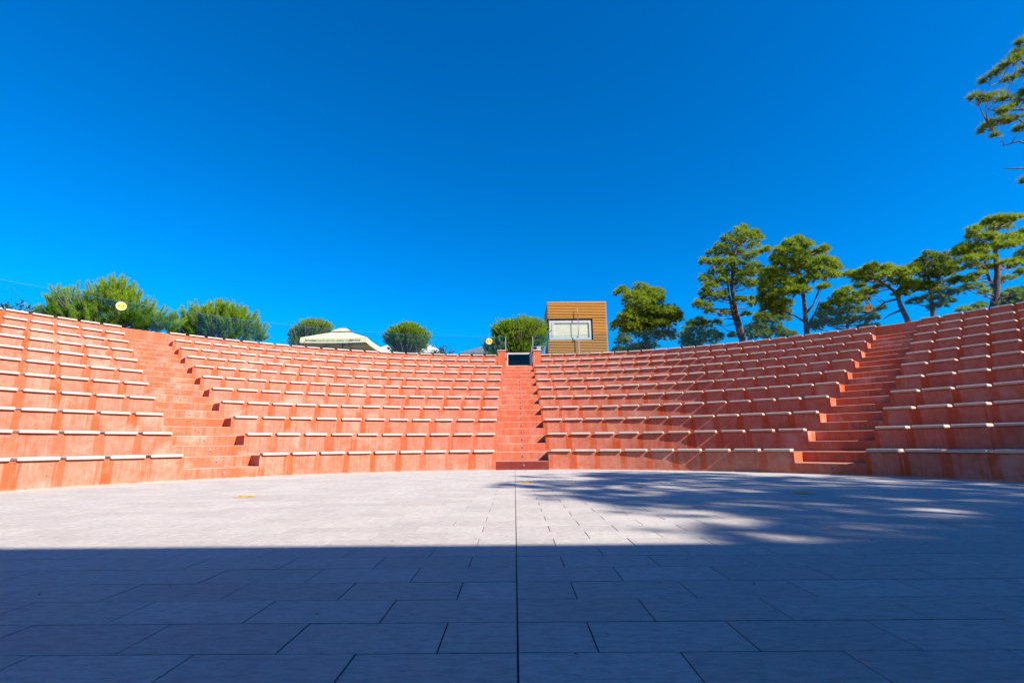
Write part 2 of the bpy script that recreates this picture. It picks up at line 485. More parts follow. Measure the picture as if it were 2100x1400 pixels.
# ------------------------------------------------------------------ staircases
light_bm = bmesh.new()
bmesh.ops.create_uvsphere(light_bm, u_segments=8, v_segments=5, radius=.026)
light_me = bpy.data.meshes.new('step_light'); light_bm.to_mesh(light_me); light_bm.free()
light_me.materials.append(MAT['lamp'])
STAIR_LABEL = ('sunlit red concrete staircase between the far left and mid left seating blocks',
               'narrow middle staircase of red concrete climbing straight to the glass gate',
               'shaded red concrete staircase between the mid right and far right seating blocks')
def build_stair(s):
    az, w = STAIR_AZ[s], STAIR_W[s]
    ref = polar(R1, az, 0)
    root = thing('staircase', STAIR_LABEL[s], 'staircase', ref, 0, 'staircases of the amphitheatre')
    nst = 19 if s == 1 else 20
    a0 = lambda r: az - math.asin((w/2-.002)/r)
    a1 = lambda r: az + math.asin((w/2-.002)/r)
    for j in range(1, nst+1):
        r0 = R1 + (j-1)*RUN/2; z0, z1 = (j-1)*RISE/2, j*RISE/2
        r1 = r0 + RUN/2
        if s == 1 and j == nst: r1 = Rk(NROW)+RUN
        first = (s == 1 and j == 1)
        st = arc_prism('step', MAT['darkstep'] if first else MAT['step'], r0, r1, z0-(.06 if j == 1 else 0), z1, a0, a1, 4, ref, 1/PITCH_S, j*7.3, root, .014, vbase=z0 if j == 1 else z0-.1)
        if first: st['label'] = 'dark oxblood red bottom step'
        l = link(bpy.data.objects.new('step_light', light_me), st)
        l.location = polar(r0-.004, az + .03/r0*(1 if s else 1), z0 + RISE/4) - ref
        l.scale = (1, .55, 1); l.rotation_euler = (0, 0, -az)
    if s != 1:
        arc_prism('top_wall', MAT['step'], Rk(NROW), Rk(NROW)+RUN, 10*RISE, TOP, a0, a1, 6, ref, 1/PITCH_S, 200+s, root, .014, vbase=10*RISE-.1)
for s in range(3): build_stair(s)

# ------------------------------------------------------------------ gate, pillars, glass balustrade
def build_pillar(x0, x1, label):
    y0 = CY + Rk(10) - .04
    root = thing('gate_pillar', label, 'pillar', ((x0+x1)/2, y0, 9*RISE), 0, 'gate pillars')
    w = x1-x0
    bm = bmesh.new(); uvl = bm.loops.layers.uv.new('UVMap')
    add_box(bm, (0, .25, (TOP-9*RISE)/2 + .02), (w, .5, TOP-9*RISE+.04))
    for f in bm.faces:
        for lp in f.loops: lp[uvl].uv = (lp.vert.co.x/PITCH_S + .25, lp.vert.co.z + .2)
    bm_obj('shaft', bm, MAT['step'], root)
    bm_obj('cap', box_bm((0, .24, TOP-9*RISE+.04+.022), (w+.05, .56, .044), .008), MAT['slab'], root)
build_pillar(-.765, -.400, 'red concrete pillar with pale cap on the left of the gate')
build_pillar(.915, 1.285, 'red concrete pillar with pale cap on the right of the gate')

GY = CY + Rk(10) + .14
gz = 9.5*RISE
gate = thing('glass_gate', 'low grey metal gate with dark glass at the head of the middle staircase', 'gate', (.26, GY, gz))
bm = bmesh.new()
for xa, xb, za, zb in ((-.60, .60, .575, .655), (-.60, -.535, .0, .575), (.50, .60, .0, .575), (-.535, .50, .0, .035)):
    span_box(bm, (xa, -.025, za), (xb, .025, zb))
bm_obj('frame', bm, MAT['grey'], gate)
bm_obj('pane', box_bm((-.0175, 0, .305), (1.035, .012, .54)), MAT['gateglass'], gate)
bm = bmesh.new(); span_box(bm, (.60, -.015, .48), (.655, .015, .54)); span_box(bm, (.60, -.015, .08), (.655, .015, .14))
bm_obj('hinge', bm, MAT['steel'], gate)
bm = bmesh.new(); add_tube(bm, [(.545, -.03, .43), (.545, -.07, .43), (.47, -.07, .43)], .009, 6)
bm_obj('handle', bm, MAT['steel'], gate)

def build_balustrade(a_start, sgn, label):
    ref = polar(R_GLASS, a_start, TOP)
    root = thing('glass_balustrade', label, 'glass railing', ref, 0, 'glass railings along the top tier')
    step = R(4.4); n = 17
    bmr = bmesh.new()
    for i in range(n):
        aa, ab = a_start + sgn*i*step, a_start + sgn*(i+1)*step
        g = .006/R_GLASS
        p, q = polar(R_GLASS, aa+sgn*g, TOP)-ref, polar(R_GLASS, ab-sgn*g, TOP)-ref
        d = q-p; L = d.length; yaw = math.atan2(d.y, d.x); m = (p+q)/2
        bm = bmesh.new()
        add_box(bm, (0, 0, .57), (L, .014, 1.06))
        o = bm_obj('panel', bm, MAT['glass'], root, m); o.rotation_euler = (0, 0, yaw)
        bm_obj('polished_edge', box_bm((0, 0, 1.104), (L, .015, .008)), MAT['edge'], o)  # dark teal strip paints the refraction line along the glass edge
        add_box(bmr, m + Vector((0, 0, .021)), (L+.006, .05, .04), Matrix.Rotation(yaw, 3, 'Z'))
    bm_obj('base_rail', bmr, MAT['darkgrey'], root)
    bm = bmesh.new(); add_tube(bm, [polar(R_GLASS, a_start-sgn*.0012, TOP+.0)-ref, polar(R_GLASS, a_start-sgn*.0012, TOP+1.1)-ref], .012, 8)
    bm_obj('end_post', bm, MAT['steel'], root)
build_balustrade(R(-1.75), -1, 'frameless tinted glass railing along the top tier left of the gate')
build_balustrade(R(2.35), 1, 'frameless tinted glass railing along the top tier right of the gate')

def disc(bm, r, n, z, y_up=False, ry=None, cx=0, cy=0):
    vsx = [bm.verts.new((cx + r*math.cos(2*math.pi*k/n), cy + (ry or r)*math.sin(2*math.pi*k/n), z)) for k in range(n)]
    bm.faces.new(vsx)
def sticker_parts(root, r, rim_mat):
    """flat round print built in its own XY plane: rim, yellow face, two people, small arrows"""
    bm = bmesh.new(); disc(bm, r, 36, .0); disc(bm, r, 36, -.002); bm_obj('rim', bm, rim_mat, root)
    bm = bmesh.new(); disc(bm, r*.79, 32, .002); bm_obj('face', bm, MAT['yellow'], root)
    for sx in (-1, 1):
        bm = bmesh.new(); c = sx*r*.42
        disc(bm, r*.075, 10, .004, cx=c, cy=r*.27)
        pts = [(-.11, .16), (.11, .16), (.12, -.06), (.06, -.08), (.05, -.34), (-.05, -.34), (-.06, -.08), (-.12, -.06)]
        bm.faces.new([bm.verts.new((c+px*r, py*r, .004)) for px, py in pts[::-1]])
        bm_obj('pictogram', bm, MAT['black'], root)
    bm = bmesh.new()
    for sx in (-1, 1):
        tri = [(.17, 0), (.06, .08), (.06, .02), (0, .02), (0, -.02), (.06, -.02), (.06, -.08)]
        bm.faces.new([bm.verts.new((sx*px*r, py*r, .004)) for px, py in tri])
    bm_obj('arrow', bm, MAT['print_'], root)
    bm = bmesh.new()
    for k in range(22):                       # ring of small dark marks
        if k in (5, 6, 16, 17): continue
        a = 2*math.pi*k/22
        ro = Matrix.Rotation(a, 3, 'Z')
        q = [ro @ Vector(v) for v in ((r*.85, -.004-r*.03, .003), (r*.94, -.004-r*.03, .003), (r*.94, r*.03, .003), (r*.85, r*.03, .003))]
        bm.faces.new([bm.verts.new(v) for v in q])
    bm_obj('rim_print', bm, MAT['print_'], root)
for a, z, label, mt in ((-.8472, 5.87, 'round yellow two person sticker on the glass in front of the largest young pine', 'band'),
                        (-.0718, 5.81, 'round yellow two person sticker on the glass beside the gate', 'band'),
                        (.7708, 5.845, 'round yellow two person sticker on the glass near the leaning pine', 'band')):
    root = thing('glass_sticker', label, 'sticker', polar(R_GLASS-.027, a, z), 0, 'distance stickers on the glass')
    root.rotation_euler = (math.pi/2, 0, -a)
    sticker_parts(root, .165, MAT[mt])
for x, y, label in ((-3.57, 6.70, 'round yellow distance sticker on the floor by the left staircase'),
                    (.205, 8.755, 'round yellow distance sticker on the floor by the middle staircase'),
                    (3.75, 6.665, 'round yellow distance sticker on the floor by the right staircase')):
    root = thing('floor_sticker', label, 'sticker', (x, y, .0035), 0, 'distance stickers on the floor')
    sticker_parts(root, .15, MAT['band'])

# ------------------------------------------------------------------ timber booth behind the gate
BX0, BX1, BY0, BY1, BZ0, BZ1 = 1.95, 5.335, 27.0, 30.0, 4.90, 8.64
WZ0, WZ1, WX1 = 6.40, 7.655, 4.51
booth = thing('timber_booth', 'small flat roofed booth clad in golden timber slats with a corner window', 'booth', ((BX0+BX1)/2, BY0, BZ0))
bo = Vector(((BX0+BX1)/2, BY0, BZ0))
def bpart(name, a, b, mat, bev=0):
    c = Vector([(a[i]+b[i])/2 for i in range(3)]) - bo
    return bm_obj(name, box_bm(c, [abs(b[i]-a[i]) for i in range(3)], bev), mat, booth)
i_ = .06
bpart('lower_wall', (BX0+i_, BY0+i_, BZ0), (BX1-i_, BY1-i_, WZ0-.02), MAT['core'])
bpart('upper_wall', (BX0+i_, BY0+i_, WZ1+.03), (BX1-i_, BY1-i_, BZ1-.04), MAT['core'])
bpart('side_wall', (WX1, BY0+i_, WZ0-.02), (BX1-i_, BY1-i_, WZ1+.03), MAT['core'])
bpart('roof', (BX0-.005, BY0-.005, BZ1-.04), (BX1+.005, BY1+.005, BZ1), MAT['wood'])
bpart('soffit', (BX0+.01, BY0+.01, WZ1), (WX1-.002, BY1-i_, WZ1+.03), MAT['soffit'])
bpart('sill', (BX0+.01, BY0+.01, WZ0-.02), (WX1-.002, BY1-i_, WZ0+.008), MAT['darkgrey'])
bpart('dark_interior', (2.30, 27.30, WZ0+.008), (WX1-.002, 29.9, WZ1), MAT['core'])  # solid block whose dark colour stands in for the unlit room
# slats
SH, SP, ST = .046, .0915, .05
def slat_row(x0, x1, z0, z1, side=None):
    n = int(round((z1-z0)/SP))
    p = (z1-z0)/n
    if side is None: c, s = Vector(((x0+x1)/2, BY0+ST/2, 0)), (x1-x0, ST, SH)
    else: c, s = Vector((side, (x0+x1)/2, 0)), (ST, x1-x0, SH)
    me = None
    for i in range(n):
        if me is None:
            bm = box_bm((0, 0, 0), s, .004); me = bpy.data.meshes.new('slat'); bm.normal_update(); bm.to_mesh(me); bm.free(); me.materials.append(MAT['wood'])
        o = link(bpy.data.objects.new('slat', me), booth)
        o.location = c + Vector((0, 0, z1 - p*(i+.5))) - bo
slat_row(BX0, BX1, BZ0+.02, WZ0-.01)
slat_row(WX1, BX1, WZ0+.01, WZ1-.005)
slat_row(BX0, BX1, WZ1+.015, BZ1-.05)
for side in (BX0+ST/2, BX1-ST/2):
    slat_row(BY0+ST+.002, BY1, BZ0+.02, WZ0-.01, side)
    slat_row(BY0+ST+.002, BY1, WZ1+.015, BZ1-.05, side)
slat_row(BY0+ST+.002, BY1, WZ0+.01, WZ1-.005, BX1-ST/2)
# corner window
win = bm_obj('window', box_bm(Vector((3.24, 27.085, (WZ0+WZ1)/2-.01))-bo, (2.36, .010, 1.12)), MAT['clear'], booth)
bm = bmesh.new()
x0, x1, z0, z1 = 2.035, 4.44, WZ0+.01, 7.555
for a, b in (((x0, 27.07, z1-.15), (x1, 27.13, z1)), ((x0, 27.07, z0), (x1, 27.13, z0+.14)), ((x0, 27.07, z0+.14), (x0+.13, 27.13, z1-.15)),
             ((x0+.15, 27.07, z0+.14), (x0+.27, 27.13, z1-.15)), ((x1-.13, 27.07, z0+.14), (x1, 27.13, z1-.15))):
    span_box(bm, Vector(a)-bo, Vector(b)-bo)
bm_obj('frame', bm, MAT['grey'], win)
bm_obj('blind', box_bm(Vector((3.29, 27.125, 6.985))-bo, (2.02, .006, .88)), MAT['blind'], win)
win2 = bm_obj('window', box_bm(Vector((2.07, 28.6, (WZ0+WZ1)/2))-bo, (.010, 2.6, 1.18)), MAT['gateglass'], booth)
bm = bmesh.new()
for a, b in (((2.03, 27.13, z1), (2.10, 29.9, WZ1-.01)), ((2.03, 27.13, z0), (2.10, 29.9, z0+.08))): span_box(bm, Vector(a)-bo, Vector(b)-bo)
bm_obj('frame', bm, MAT['grey'], win2)
for xx in (2.06, 3.64, 5.22):                      # dark fixing slots in the top board
    bpart('fixing_slot', (xx-.05, BY0-.004, 8.565), (xx+.05, BY0+.006, 8.585), MAT['core'])

mast = thing('thin_mast', 'thin pale pole with a cable standing in front of the booth window', 'pole', (3.66, 26.86, 4.90))
bm = bmesh.new(); add_tube(bm, [(0, 0, 0), (0, 0, 1.7), (.0, 0, 3.32)], [.022, .02, .014], 8); bm_obj('pole', bm, MAT['grey'], mast)
bm = bmesh.new(); add_tube(bm, [(.0, -.02, 1.62), (-.06, -.03, 1.66), (-.10, -.03, 1.6)], .03, 6); bm_obj('bracket', bm, MAT['darkgrey'], mast)
bm = bmesh.new(); add_tube(bm, [(-.02, -.02, 3.2), (.03, -.03, 2.7), (.05, -.03, 2.3), (.01, -.02, 1.75)], .007, 5); bm_obj('cable', bm, MAT['print_'], mast)

framework = thing('metal_framework', 'pale tubular metal stand with a small box behind the glass beside the booth', 'framework', (1.30, 25.6, 4.90))  # pale framed outline behind the glass, built as tubes and a box
bm = bmesh.new()
for x in (-.36, .36): add_tube(bm, [(x, 0, 0), (x, 0, .86)], .02, 6)
add_tube(bm, [(-.36, 0, .86), (.36, 0, .86)], .02, 6); add_tube(bm, [(-.36, 0, .45), (.36, 0, .45)], .014, 6)
bm_obj('frame', bm, MAT['steel'], framework)
bm_obj('box', box_bm((.03, 0, .66), (.22, .16, .34), .01), MAT['grey'], framework)

# ------------------------------------------------------------------ parasols
def text_mesh(s, size, shear=0.0):
    cu = bpy.data.curves.new('lettering', 'FONT'); cu.body = s; cu.size = size; cu.shear = shear
    cu.align_x = 'CENTER'; cu.align_y = 'CENTER'; cu.extrude = .002; cu.space_character = 1.05
    o = bpy.data.objects.new('lettering', cu); COL.objects.link(o)
    bpy.context.view_layer.update()
    me = bpy.data.meshes.new_from_object(o.evaluated_get(bpy.context.evaluated_depsgraph_get()))
    bpy.data.objects.remove(o); bpy.data.curves.remove(cu)
    me.name = 'lettering'; me.materials.clear(); me.materials.append(MAT['print_'])
    return me
def build_parasol(name, label, loc, wx, wy, edge, apex, val, mat, letters=False, rotz=0.0):
    root = thing(name, label, 'parasol', loc, rotz)
    hx, hy = wx/2, wy/2
    def roof_z(f): return apex - (apex-edge)*(f**1.03)           # slight sag between hub and edge
    N = 8
    bm = bmesh.new(); rings = []
    for i in range(7):
        f = .14 + .86*i/6
        ring = []
        for k in range(4*N):
            s, q = divmod(k, N); t = q/N
            cs = [(-1, -1), (1, -1), (1, 1), (-1, 1)]
            a, b = cs[s], cs[(s+1) % 4]
            x, y = a[0]+(b[0]-a[0])*t, a[1]+(b[1]-a[1])*t
            sag = .025*math.sin(math.pi*t)*f
            ring.append(bm.verts.new((x*hx*f*(1-.02*math.sin(math.pi*t)*f), y*hy*f*(1-.02*math.sin(math.pi*t)*f), roof_z(f)-sag)))
        rings.append(ring)
    for i in range(6):
        for k in range(4*N): bm.faces.new((rings[i][k], rings[i+1][k], rings[i+1][(k+1) % (4*N)], rings[i][(k+1) % (4*N)]))
    bmesh.ops.recalc_face_normals(bm, faces=list(bm.faces))
    bmesh.ops.solidify(bm, geom=list(bm.faces), thickness=.006)
    canopy = bm_obj('canopy', bm, mat, root)
    bm = bmesh.new()
    low = []
    for k in range(4*N):
        v = rings_co = None
        s, q = divmod(k, N); t = q/N
        cs = [(-1, -1), (1, -1), (1, 1), (-1, 1)]; a, b = cs[s], cs[(s+1) % 4]
        x, y = a[0]+(b[0]-a[0])*t, a[1]+(b[1]-a[1])*t
        m = 1-.02*math.sin(math.pi*t)
        sag = .025*math.sin(math.pi*t)
        low.append((bm.verts.new((x*hx*m*1.004, y*hy*m*1.004, edge-sag)), bm.verts.new((x*hx*m*1.008, y*hy*m*1.008, edge-sag-val))))
    for k in range(4*N):
        a, b = low[k], low[(k+1) % (4*N)]; bm.faces.new((a[0], b[0], b[1], a[1]))
    bmesh.ops.recalc_face_normals(bm, faces=list(bm.faces)); bmesh.ops.solidify(bm, geom=list(bm.faces), thickness=.006)
    valance = bm_obj('valance', bm, mat, root)
    bm = bmesh.new()                                              # vent cap above the hub
    top = bm.verts.new((0, 0, apex+.16)); c4 = [bm.verts.new((x*hx*.31, y*hy*.31, roof_z(.26)+.055)) for x, y in ((-1, -1), (1, -1), (1, 1), (-1, 1))]
    mid4 = [bm.verts.new((x*hx*.12, y*hy*.12, apex+.10)) for x, y in ((-1, -1), (1, -1), (1, 1), (-1, 1))]
    for k in range(4):
        bm.faces.new((mid4[k], mid4[(k+1) % 4], top)); bm.faces.new((c4[k], c4[(k+1) % 4], mid4[(k+1) % 4], mid4[k]))
    bmesh.ops.recalc_face_normals(bm, faces=list(bm.faces)); bmesh.ops.solidify(bm, geom=list(bm.faces), thickness=.006)
    bm_obj('vent_cap', bm, mat, canopy)
    bm = bmesh.new(); add_tube(bm, [(0, 0, 0), (0, 0, apex+.1)], .035, 10); pole = bm_obj('pole', bm, MAT['darkgrey'], root)
    bm_obj('base_plate', box_bm((0, 0, .04), (.8, .8, .08), .01), MAT['darkgrey'], root)
    for x, y in ((-1, -1), (1, -1), (1, 1), (-1, 1), (0, -1), (1, 0), (0, 1), (-1, 0)):
        bm = bmesh.new()
        add_tube(bm, [(x*hx*.06, y*hy*.06, roof_z(.06)-.05), (x*hx*.5, y*hy*.5, roof_z(.5)-.10), (x*hx*.97, y*hy*.97, edge-.04 - (.03 if x*y == 0 else 0))], .014, 5)
        add_tube(bm, [(x*.05, y*.05, apex-1.0), (x*hx*.52, y*hy*.52, roof_z(.52)-.10)], .016, 5)
        bm_obj('rib', bm, MAT['darkgrey'], root)
    if letters:
        for s, x, size, sh in (('Jamnica', -hx*.70, .22, .35), ('Jamnica', hx*.66, .22, .35), ('CARBONATED NATURAL MINERAL WATER', -.02*hx, .128, 0)):
            o = mesh_obj('lettering', text_mesh(s, size, sh), [MAT['print_']], valance, (x, -hy*1.012, edge-val*.52-.02*(abs(x) < 1)))
            o.rotation_euler = (math.pi/2, 0, 0)
        # logo printed large on the far slope, seen from below
        o = mesh_obj('lettering', text_mesh('Jamnica', .52, .35), [MAT['print_']], canopy, (.75, hy*.66, roof_z(.66)-.085))
        slope = math.atan2(apex-edge, hy)
        o.rotation_euler = (math.pi/2 + math.pi/2 - slope*1.08 + math.pi/2 - math.pi/2, 0, 0)
        o.rotation_euler = (math.pi - slope*1.08, 0, 0)
    return root
build_parasol('cream_parasol', 'big square cream parasol with dark lettering above the tiers', (-11.41, 31.75, 4.90), 4.16, 3.5, 2.44, 3.28, .34, MAT['canvas'], True)
build_parasol('white_parasol', 'white parasol half hidden behind a round young pine', (-8.1, 38.0, 4.90), 4.9, 4.4, 2.75, 4.15, .25, MAT['white'])

# ------------------------------------------------------------------ far house with slate roof
house = thing('slate_roofed_house', 'low house with grey slate roof behind the round pine by the gate', 'house', (-1.5, 48, 4.90))
bm = bmesh.new(); add_box(bm, (0, 0, 1.95), (6.0, 6.0, 3.9)); bm_obj('wall', bm, MAT['render'], house)
bm = bmesh.new()
e = [bm.verts.new((x, y, 3.95)) for x, y in ((-3.6, -3.6), (3.6, -3.6), (3.6, 3.6), (-3.6, 3.6))]
e2 = [bm.verts.new((x, y, 4.10)) for x, y in ((-3.6, -3.6), (3.6, -3.6), (3.6, 3.6), (-3.6, 3.6))]
pk = [bm.verts.new((-.7, 0, 5.6)), bm.verts.new((.7, 0, 5.6))]
bm.faces.new(e[::-1])
for k in range(4): bm.faces.new((e[k], e[(k+1) % 4], e2[(k+1) % 4], e2[k]))
bm.faces.new((e2[0], e2[1], pk[1], pk[0])); bm.faces.new((e2[1], e2[2], pk[1])); bm.faces.new((e2[2], e2[3], pk[0], pk[1])); bm.faces.new((e2[3], e2[0], pk[0]))
bm_obj('roof', bm, MAT['slate'], house)
f = bm_obj('window', box_bm((-1.5, -3.01, 2.2), (1.1, .06, 1.2)), MAT['gateglass'], house)

# ------------------------------------------------------------------ stage building behind the camera: its edge throws the long shade
stage = thing('stage_building', 'plain grey stage building behind the viewer whose roof edge shades the floor', 'building', (-2, -1.7, 0))
SZ = 6.77
bm = bmesh.new(); span_box(bm, (-1, -.0, 0), (14.0, -5.5, SZ-.25)); bm_obj('wall', bm, MAT['plaster'], stage)
bm = bmesh.new(); span_box(bm, (-1.3, .0, SZ-.25), (14.3, -5.8, SZ)); bm_obj('roof', bm, MAT['grey'], stage)
for x in (0, 4, 8):
    d = bm_obj('door', box_bm((x+2, .02, 1.1), (1.6, .06, 2.2), .01), MAT['darkgrey'], stage)
    bm_obj('handle', box_bm((x+2.6, .07, 1.05), (.03, .05, .2)), MAT['steel'], d)

# ------------------------------------------------------------------ vegetation
def unit(v): return v/np.maximum(1e-9, np.linalg.norm(v, axis=1, keepdims=True))
def needles(c, axis, m, length, width, spread, along=0.0):
    """m thin triangles around each centre c (N,3) leaning to axis; along>0 strings them along the axis (bottlebrush)"""
    N = len(c)
    C_ = np.repeat(c, m, 0); A = np.repeat(axis, m, 0)
    rd = unit(rng.normal(size=(N*m, 3)))
    d = unit(A + rd*spread)
    if along > 0: C_ = C_ + A*(rng.random((N*m, 1))*along)
    L = length*(.65+.7*rng.random((N*m, 1)))
    side = unit(np.cross(d, rng.normal(size=(N*m, 3))))*width*(.7+.6*rng.random((N*m, 1)))
    v = np.empty((N*m, 3, 3))
    v[:, 0] = C_ - side/2; v[:, 1] = C_ + side/2; v[:, 2] = C_ + d*L
    return v.reshape(-1, 3)

def pine_tree(name, label, lobes, trunks, mat, cat='tree', ground=4.88, dens=1.0, nl=.20, nw=.020, tr=.17, group=None, fat=(1.12, 1.5)):
    base = Vector((trunks[0][0][0], trunks[0][0][1], ground))
    root = thing(name, label, cat, base, 0, group)
    t0 = [tuple(p) for p in trunks[0]]
    if t0[0][2] > ground: t0 = [(t0[0][0]*2-t0[1][0] if False else t0[0][0], t0[0][1], ground-.1)] + t0
    bm = bmesh.new()
    n = len(t0)
    pts = []
    for i, p in enumerate(t0): pts.append(Vector(p) - base + Vector((random.uniform(-.04, .04), random.uniform(-.08, .08), 0))*(1 if 0 < i < n-1 else 0))
    add_tube(bm, pts, [tr*(1-.78*i/(n-1)) for i in range(n)], 9)
    bm_obj('trunk', bm, MAT['bark'], root, smooth=True)
    for li, limb in enumerate(trunks[1:]):
        bm = bmesh.new(); k = len(limb)
        w = tr*.72 if (name == 'tall_pine' and li == 0) else tr*.17 if name == 'towering_pine' else tr*.36
        add_tube(bm, [Vector(p)-base for p in limb], [w*(1-.75*i/(k-1)) for i in range(k)], 7)
        bm_obj('limb', bm, MAT['bark'], root, smooth=True)
    # twigs: from the nearest lower point of a trunk or limb to each lobe
    nodes = []
    for tpl in [t0[1:]]+list(trunks[1:]):
        for a, b in zip(tpl[:-1], tpl[1:]):
            for q in range(6): nodes.append(Vector(a).lerp(Vector(b), q/6) - base)
        nodes.append(Vector(tpl[-1])-base)
    bm = bmesh.new()
    for lx, ly, lz, rx, rz in lobes:
        p = Vector((lx, ly, lz)) - base
        best = min(nodes, key=lambda q: (q-p).length + max(0, q.z-p.z+.1*(q-p).length)*2.2)
        if (best-p).length > 4.2 or (best-p).length < .05: continue
        mid = best.lerp(p, .5) + Vector((random.uniform(-.1, .1), random.uniform(-.1, .1), -.06*(best-p).length + random.uniform(-.08, .05)))
        r0 = min(tr*.30, .018+.012*(best-p).length)
        add_tube(bm, [best, mid, p], [r0, r0*.6, r0*.25], 5, False)
        for q in range(3):
            tip = p + Vector((random.uniform(-1, 1)*rx, random.uniform(-1, 1)*rx, random.uniform(-.4, .7)*rz))
            add_tube(bm, [mid.lerp(p, .55), tip], [r0*.35, r0*.15], 3, False)
    tag(bm_obj('branches', bm, MAT['twig'], root), kind='stuff')
    cs, ax = [], []
    for lx, ly, lz, rx, rz in lobes:
        m = int((13 + 170*rx*(rz+.05))*dens)
        d = unit(rng.normal(size=(m, 3)))
        d[:, 2] = np.where(d[:, 2] < -.35, -d[:, 2]*.6, d[:, 2])
        rad = (.35+.65*rng.random((m, 1))**.6)
        c = np.array([lx, ly, lz]) - np.array(base) + d*rad*np.array([rx*fat[0], rx*fat[0], rz*fat[1]])
        cs.append(c); ax.append(unit(d*np.array([1, 1, .7]) + np.array([0, 0, .75])))
    c, a = np.concatenate(cs), np.concatenate(ax)
    v = needles(c, a, 34, nl, nw, .85)
    mesh_obj('crown', np_mesh('crown', v, 3), mat, root)
    return root

def young_pine(label, lobes, shoot, dens, ground=4.88, nl=.12, out=.55):
    """bushy young pine of upright bottlebrush shoots"""
    l0 = np.array(lobes); cx, cy = float(l0[:, 0].mean()), float(l0[:, 1].mean())
    base = Vector((cx, cy, ground))
    root = thing('young_pine', label, 'tree', base, 0, 'young pines behind the glass')
    bm = bmesh.new()
    add_tube(bm, [(0, 0, -.1), (.05, 0, .8), (0, .05, float(l0[:, 2].max())-ground)], [.09, .07, .02], 7)
    bm_obj('trunk', bm, MAT['bark'], root, smooth=True)
    bases, axes, lens = [], [], []
    bm = bmesh.new()
    for lx, ly, lz, rx, rz in lobes:
        m = max(10, int(dens*1.15*rx*(rz+.3)))
        d = unit(rng.normal(size=(m, 3)))
        d[:, 2] = np.where(d[:, 2] < -.2, -d[:, 2], d[:, 2])
        ry = min(rx, .9)
        rad = .5 + .5*rng.random((m, 1))**.5 + .22*(rng.random((m, 1)) > .86)
        p = np.array([lx, ly, lz]) - np.array(base) + d*rad*np.array([rx, ry, rz])
        a = unit(d*np.array([out, out, .2]) + np.array([0, 0, 1.0]) + rng.normal(size=(m, 3))*.13)
        bases.append(p - a*shoot*.45); axes.append(a)
        for q in range(0, m, 2):
            e_ = Vector(bases[-1][q]); s_ = Vector((e_.x*.35, e_.y*.35, max(.3, e_.z*.55)))
            add_tube(bm, [s_, s_.lerp(e_, .6) + Vector((0, 0, -.05)), e_ + Vector(axes[-1][q])*shoot], [.018, .013, .008], 4, False)
        # low, hanging filler so that the body of the bush is dense
        m2 = int(m*1.6)
        d2 = unit(rng.normal(size=(m2, 3)))
        p2 = np.array([lx, ly, lz]) - np.array(base) + d2*rng.random((m2, 1))*np.array([rx*.9, ry*.9, rz]) - np.array([0, 0, rz*.45])
        bases.append(p2); axes.append(unit(d2*np.array([1, 1, .3]) + np.array([0, 0, .8])))
    bm_obj('branches', bm, MAT['twig'], root)
    b, a = np.concatenate(bases), np.concatenate(axes)
    nb, na = np.concatenate(bases[0::2]), np.concatenate(axes[0::2])
    fb, fa = np.concatenate(bases[1::2]), np.concatenate(axes[1::2])
    k = max(1, shoot/.3)
    mesh_obj('shoots', np_mesh('shoots', needles(nb, na, int(120*k), nl*.9, .011, .68, shoot*1.15), 3), MAT['bushpine'], root)
    mesh_obj('crown', np_mesh('crown', needles(fb, fa, int(55*k), nl*1.3, .014, .85, shoot*.8), 3), MAT['oldpine_shade'], root)
    return root

def leafy_shrub(label, loc, w, h, n, leaf):
    root = thing('leafy_shrub', label, 'shrub', loc, 0, 'leafy shrubs behind the glass')
    bm = bmesh.new(); tips = []
    for k in range(14):
        a = random.uniform(0, 6.28); r = w*random.uniform(.2, 1)
        t = Vector((math.cos(a)*r, math.sin(a)*r, h*random.uniform(.7, 1)*(1-.45*(r/w)**2)))
        add_tube(bm, [(0, 0, -.1), t*.5 + Vector((0, 0, .12)), t], [.02, .014, .005], 4, False); tips.append(t)
    bm_obj('stem', bm, MAT['twig'], root)
    V = []
    for k in range(n):
        t = random.choice(tips); p = np.array(t*random.uniform(.5, 1.02)) + rng.normal(size=3)*.07
        d = unit(rng.normal(size=(1, 3)) + np.array([[0, 0, .3]]))[0]; s = unit(np.cross(d, rng.normal(size=3))[None])[0]
        L = leaf*random.uniform(.7, 1.2)
        V += [p, p + d*L*.5 + s*L*.2, p + d*L, p + d*L*.5 - s*L*.2]
    mesh_obj('foliage', np_mesh('foliage', np.array(V), 4), MAT['leaf'], root)
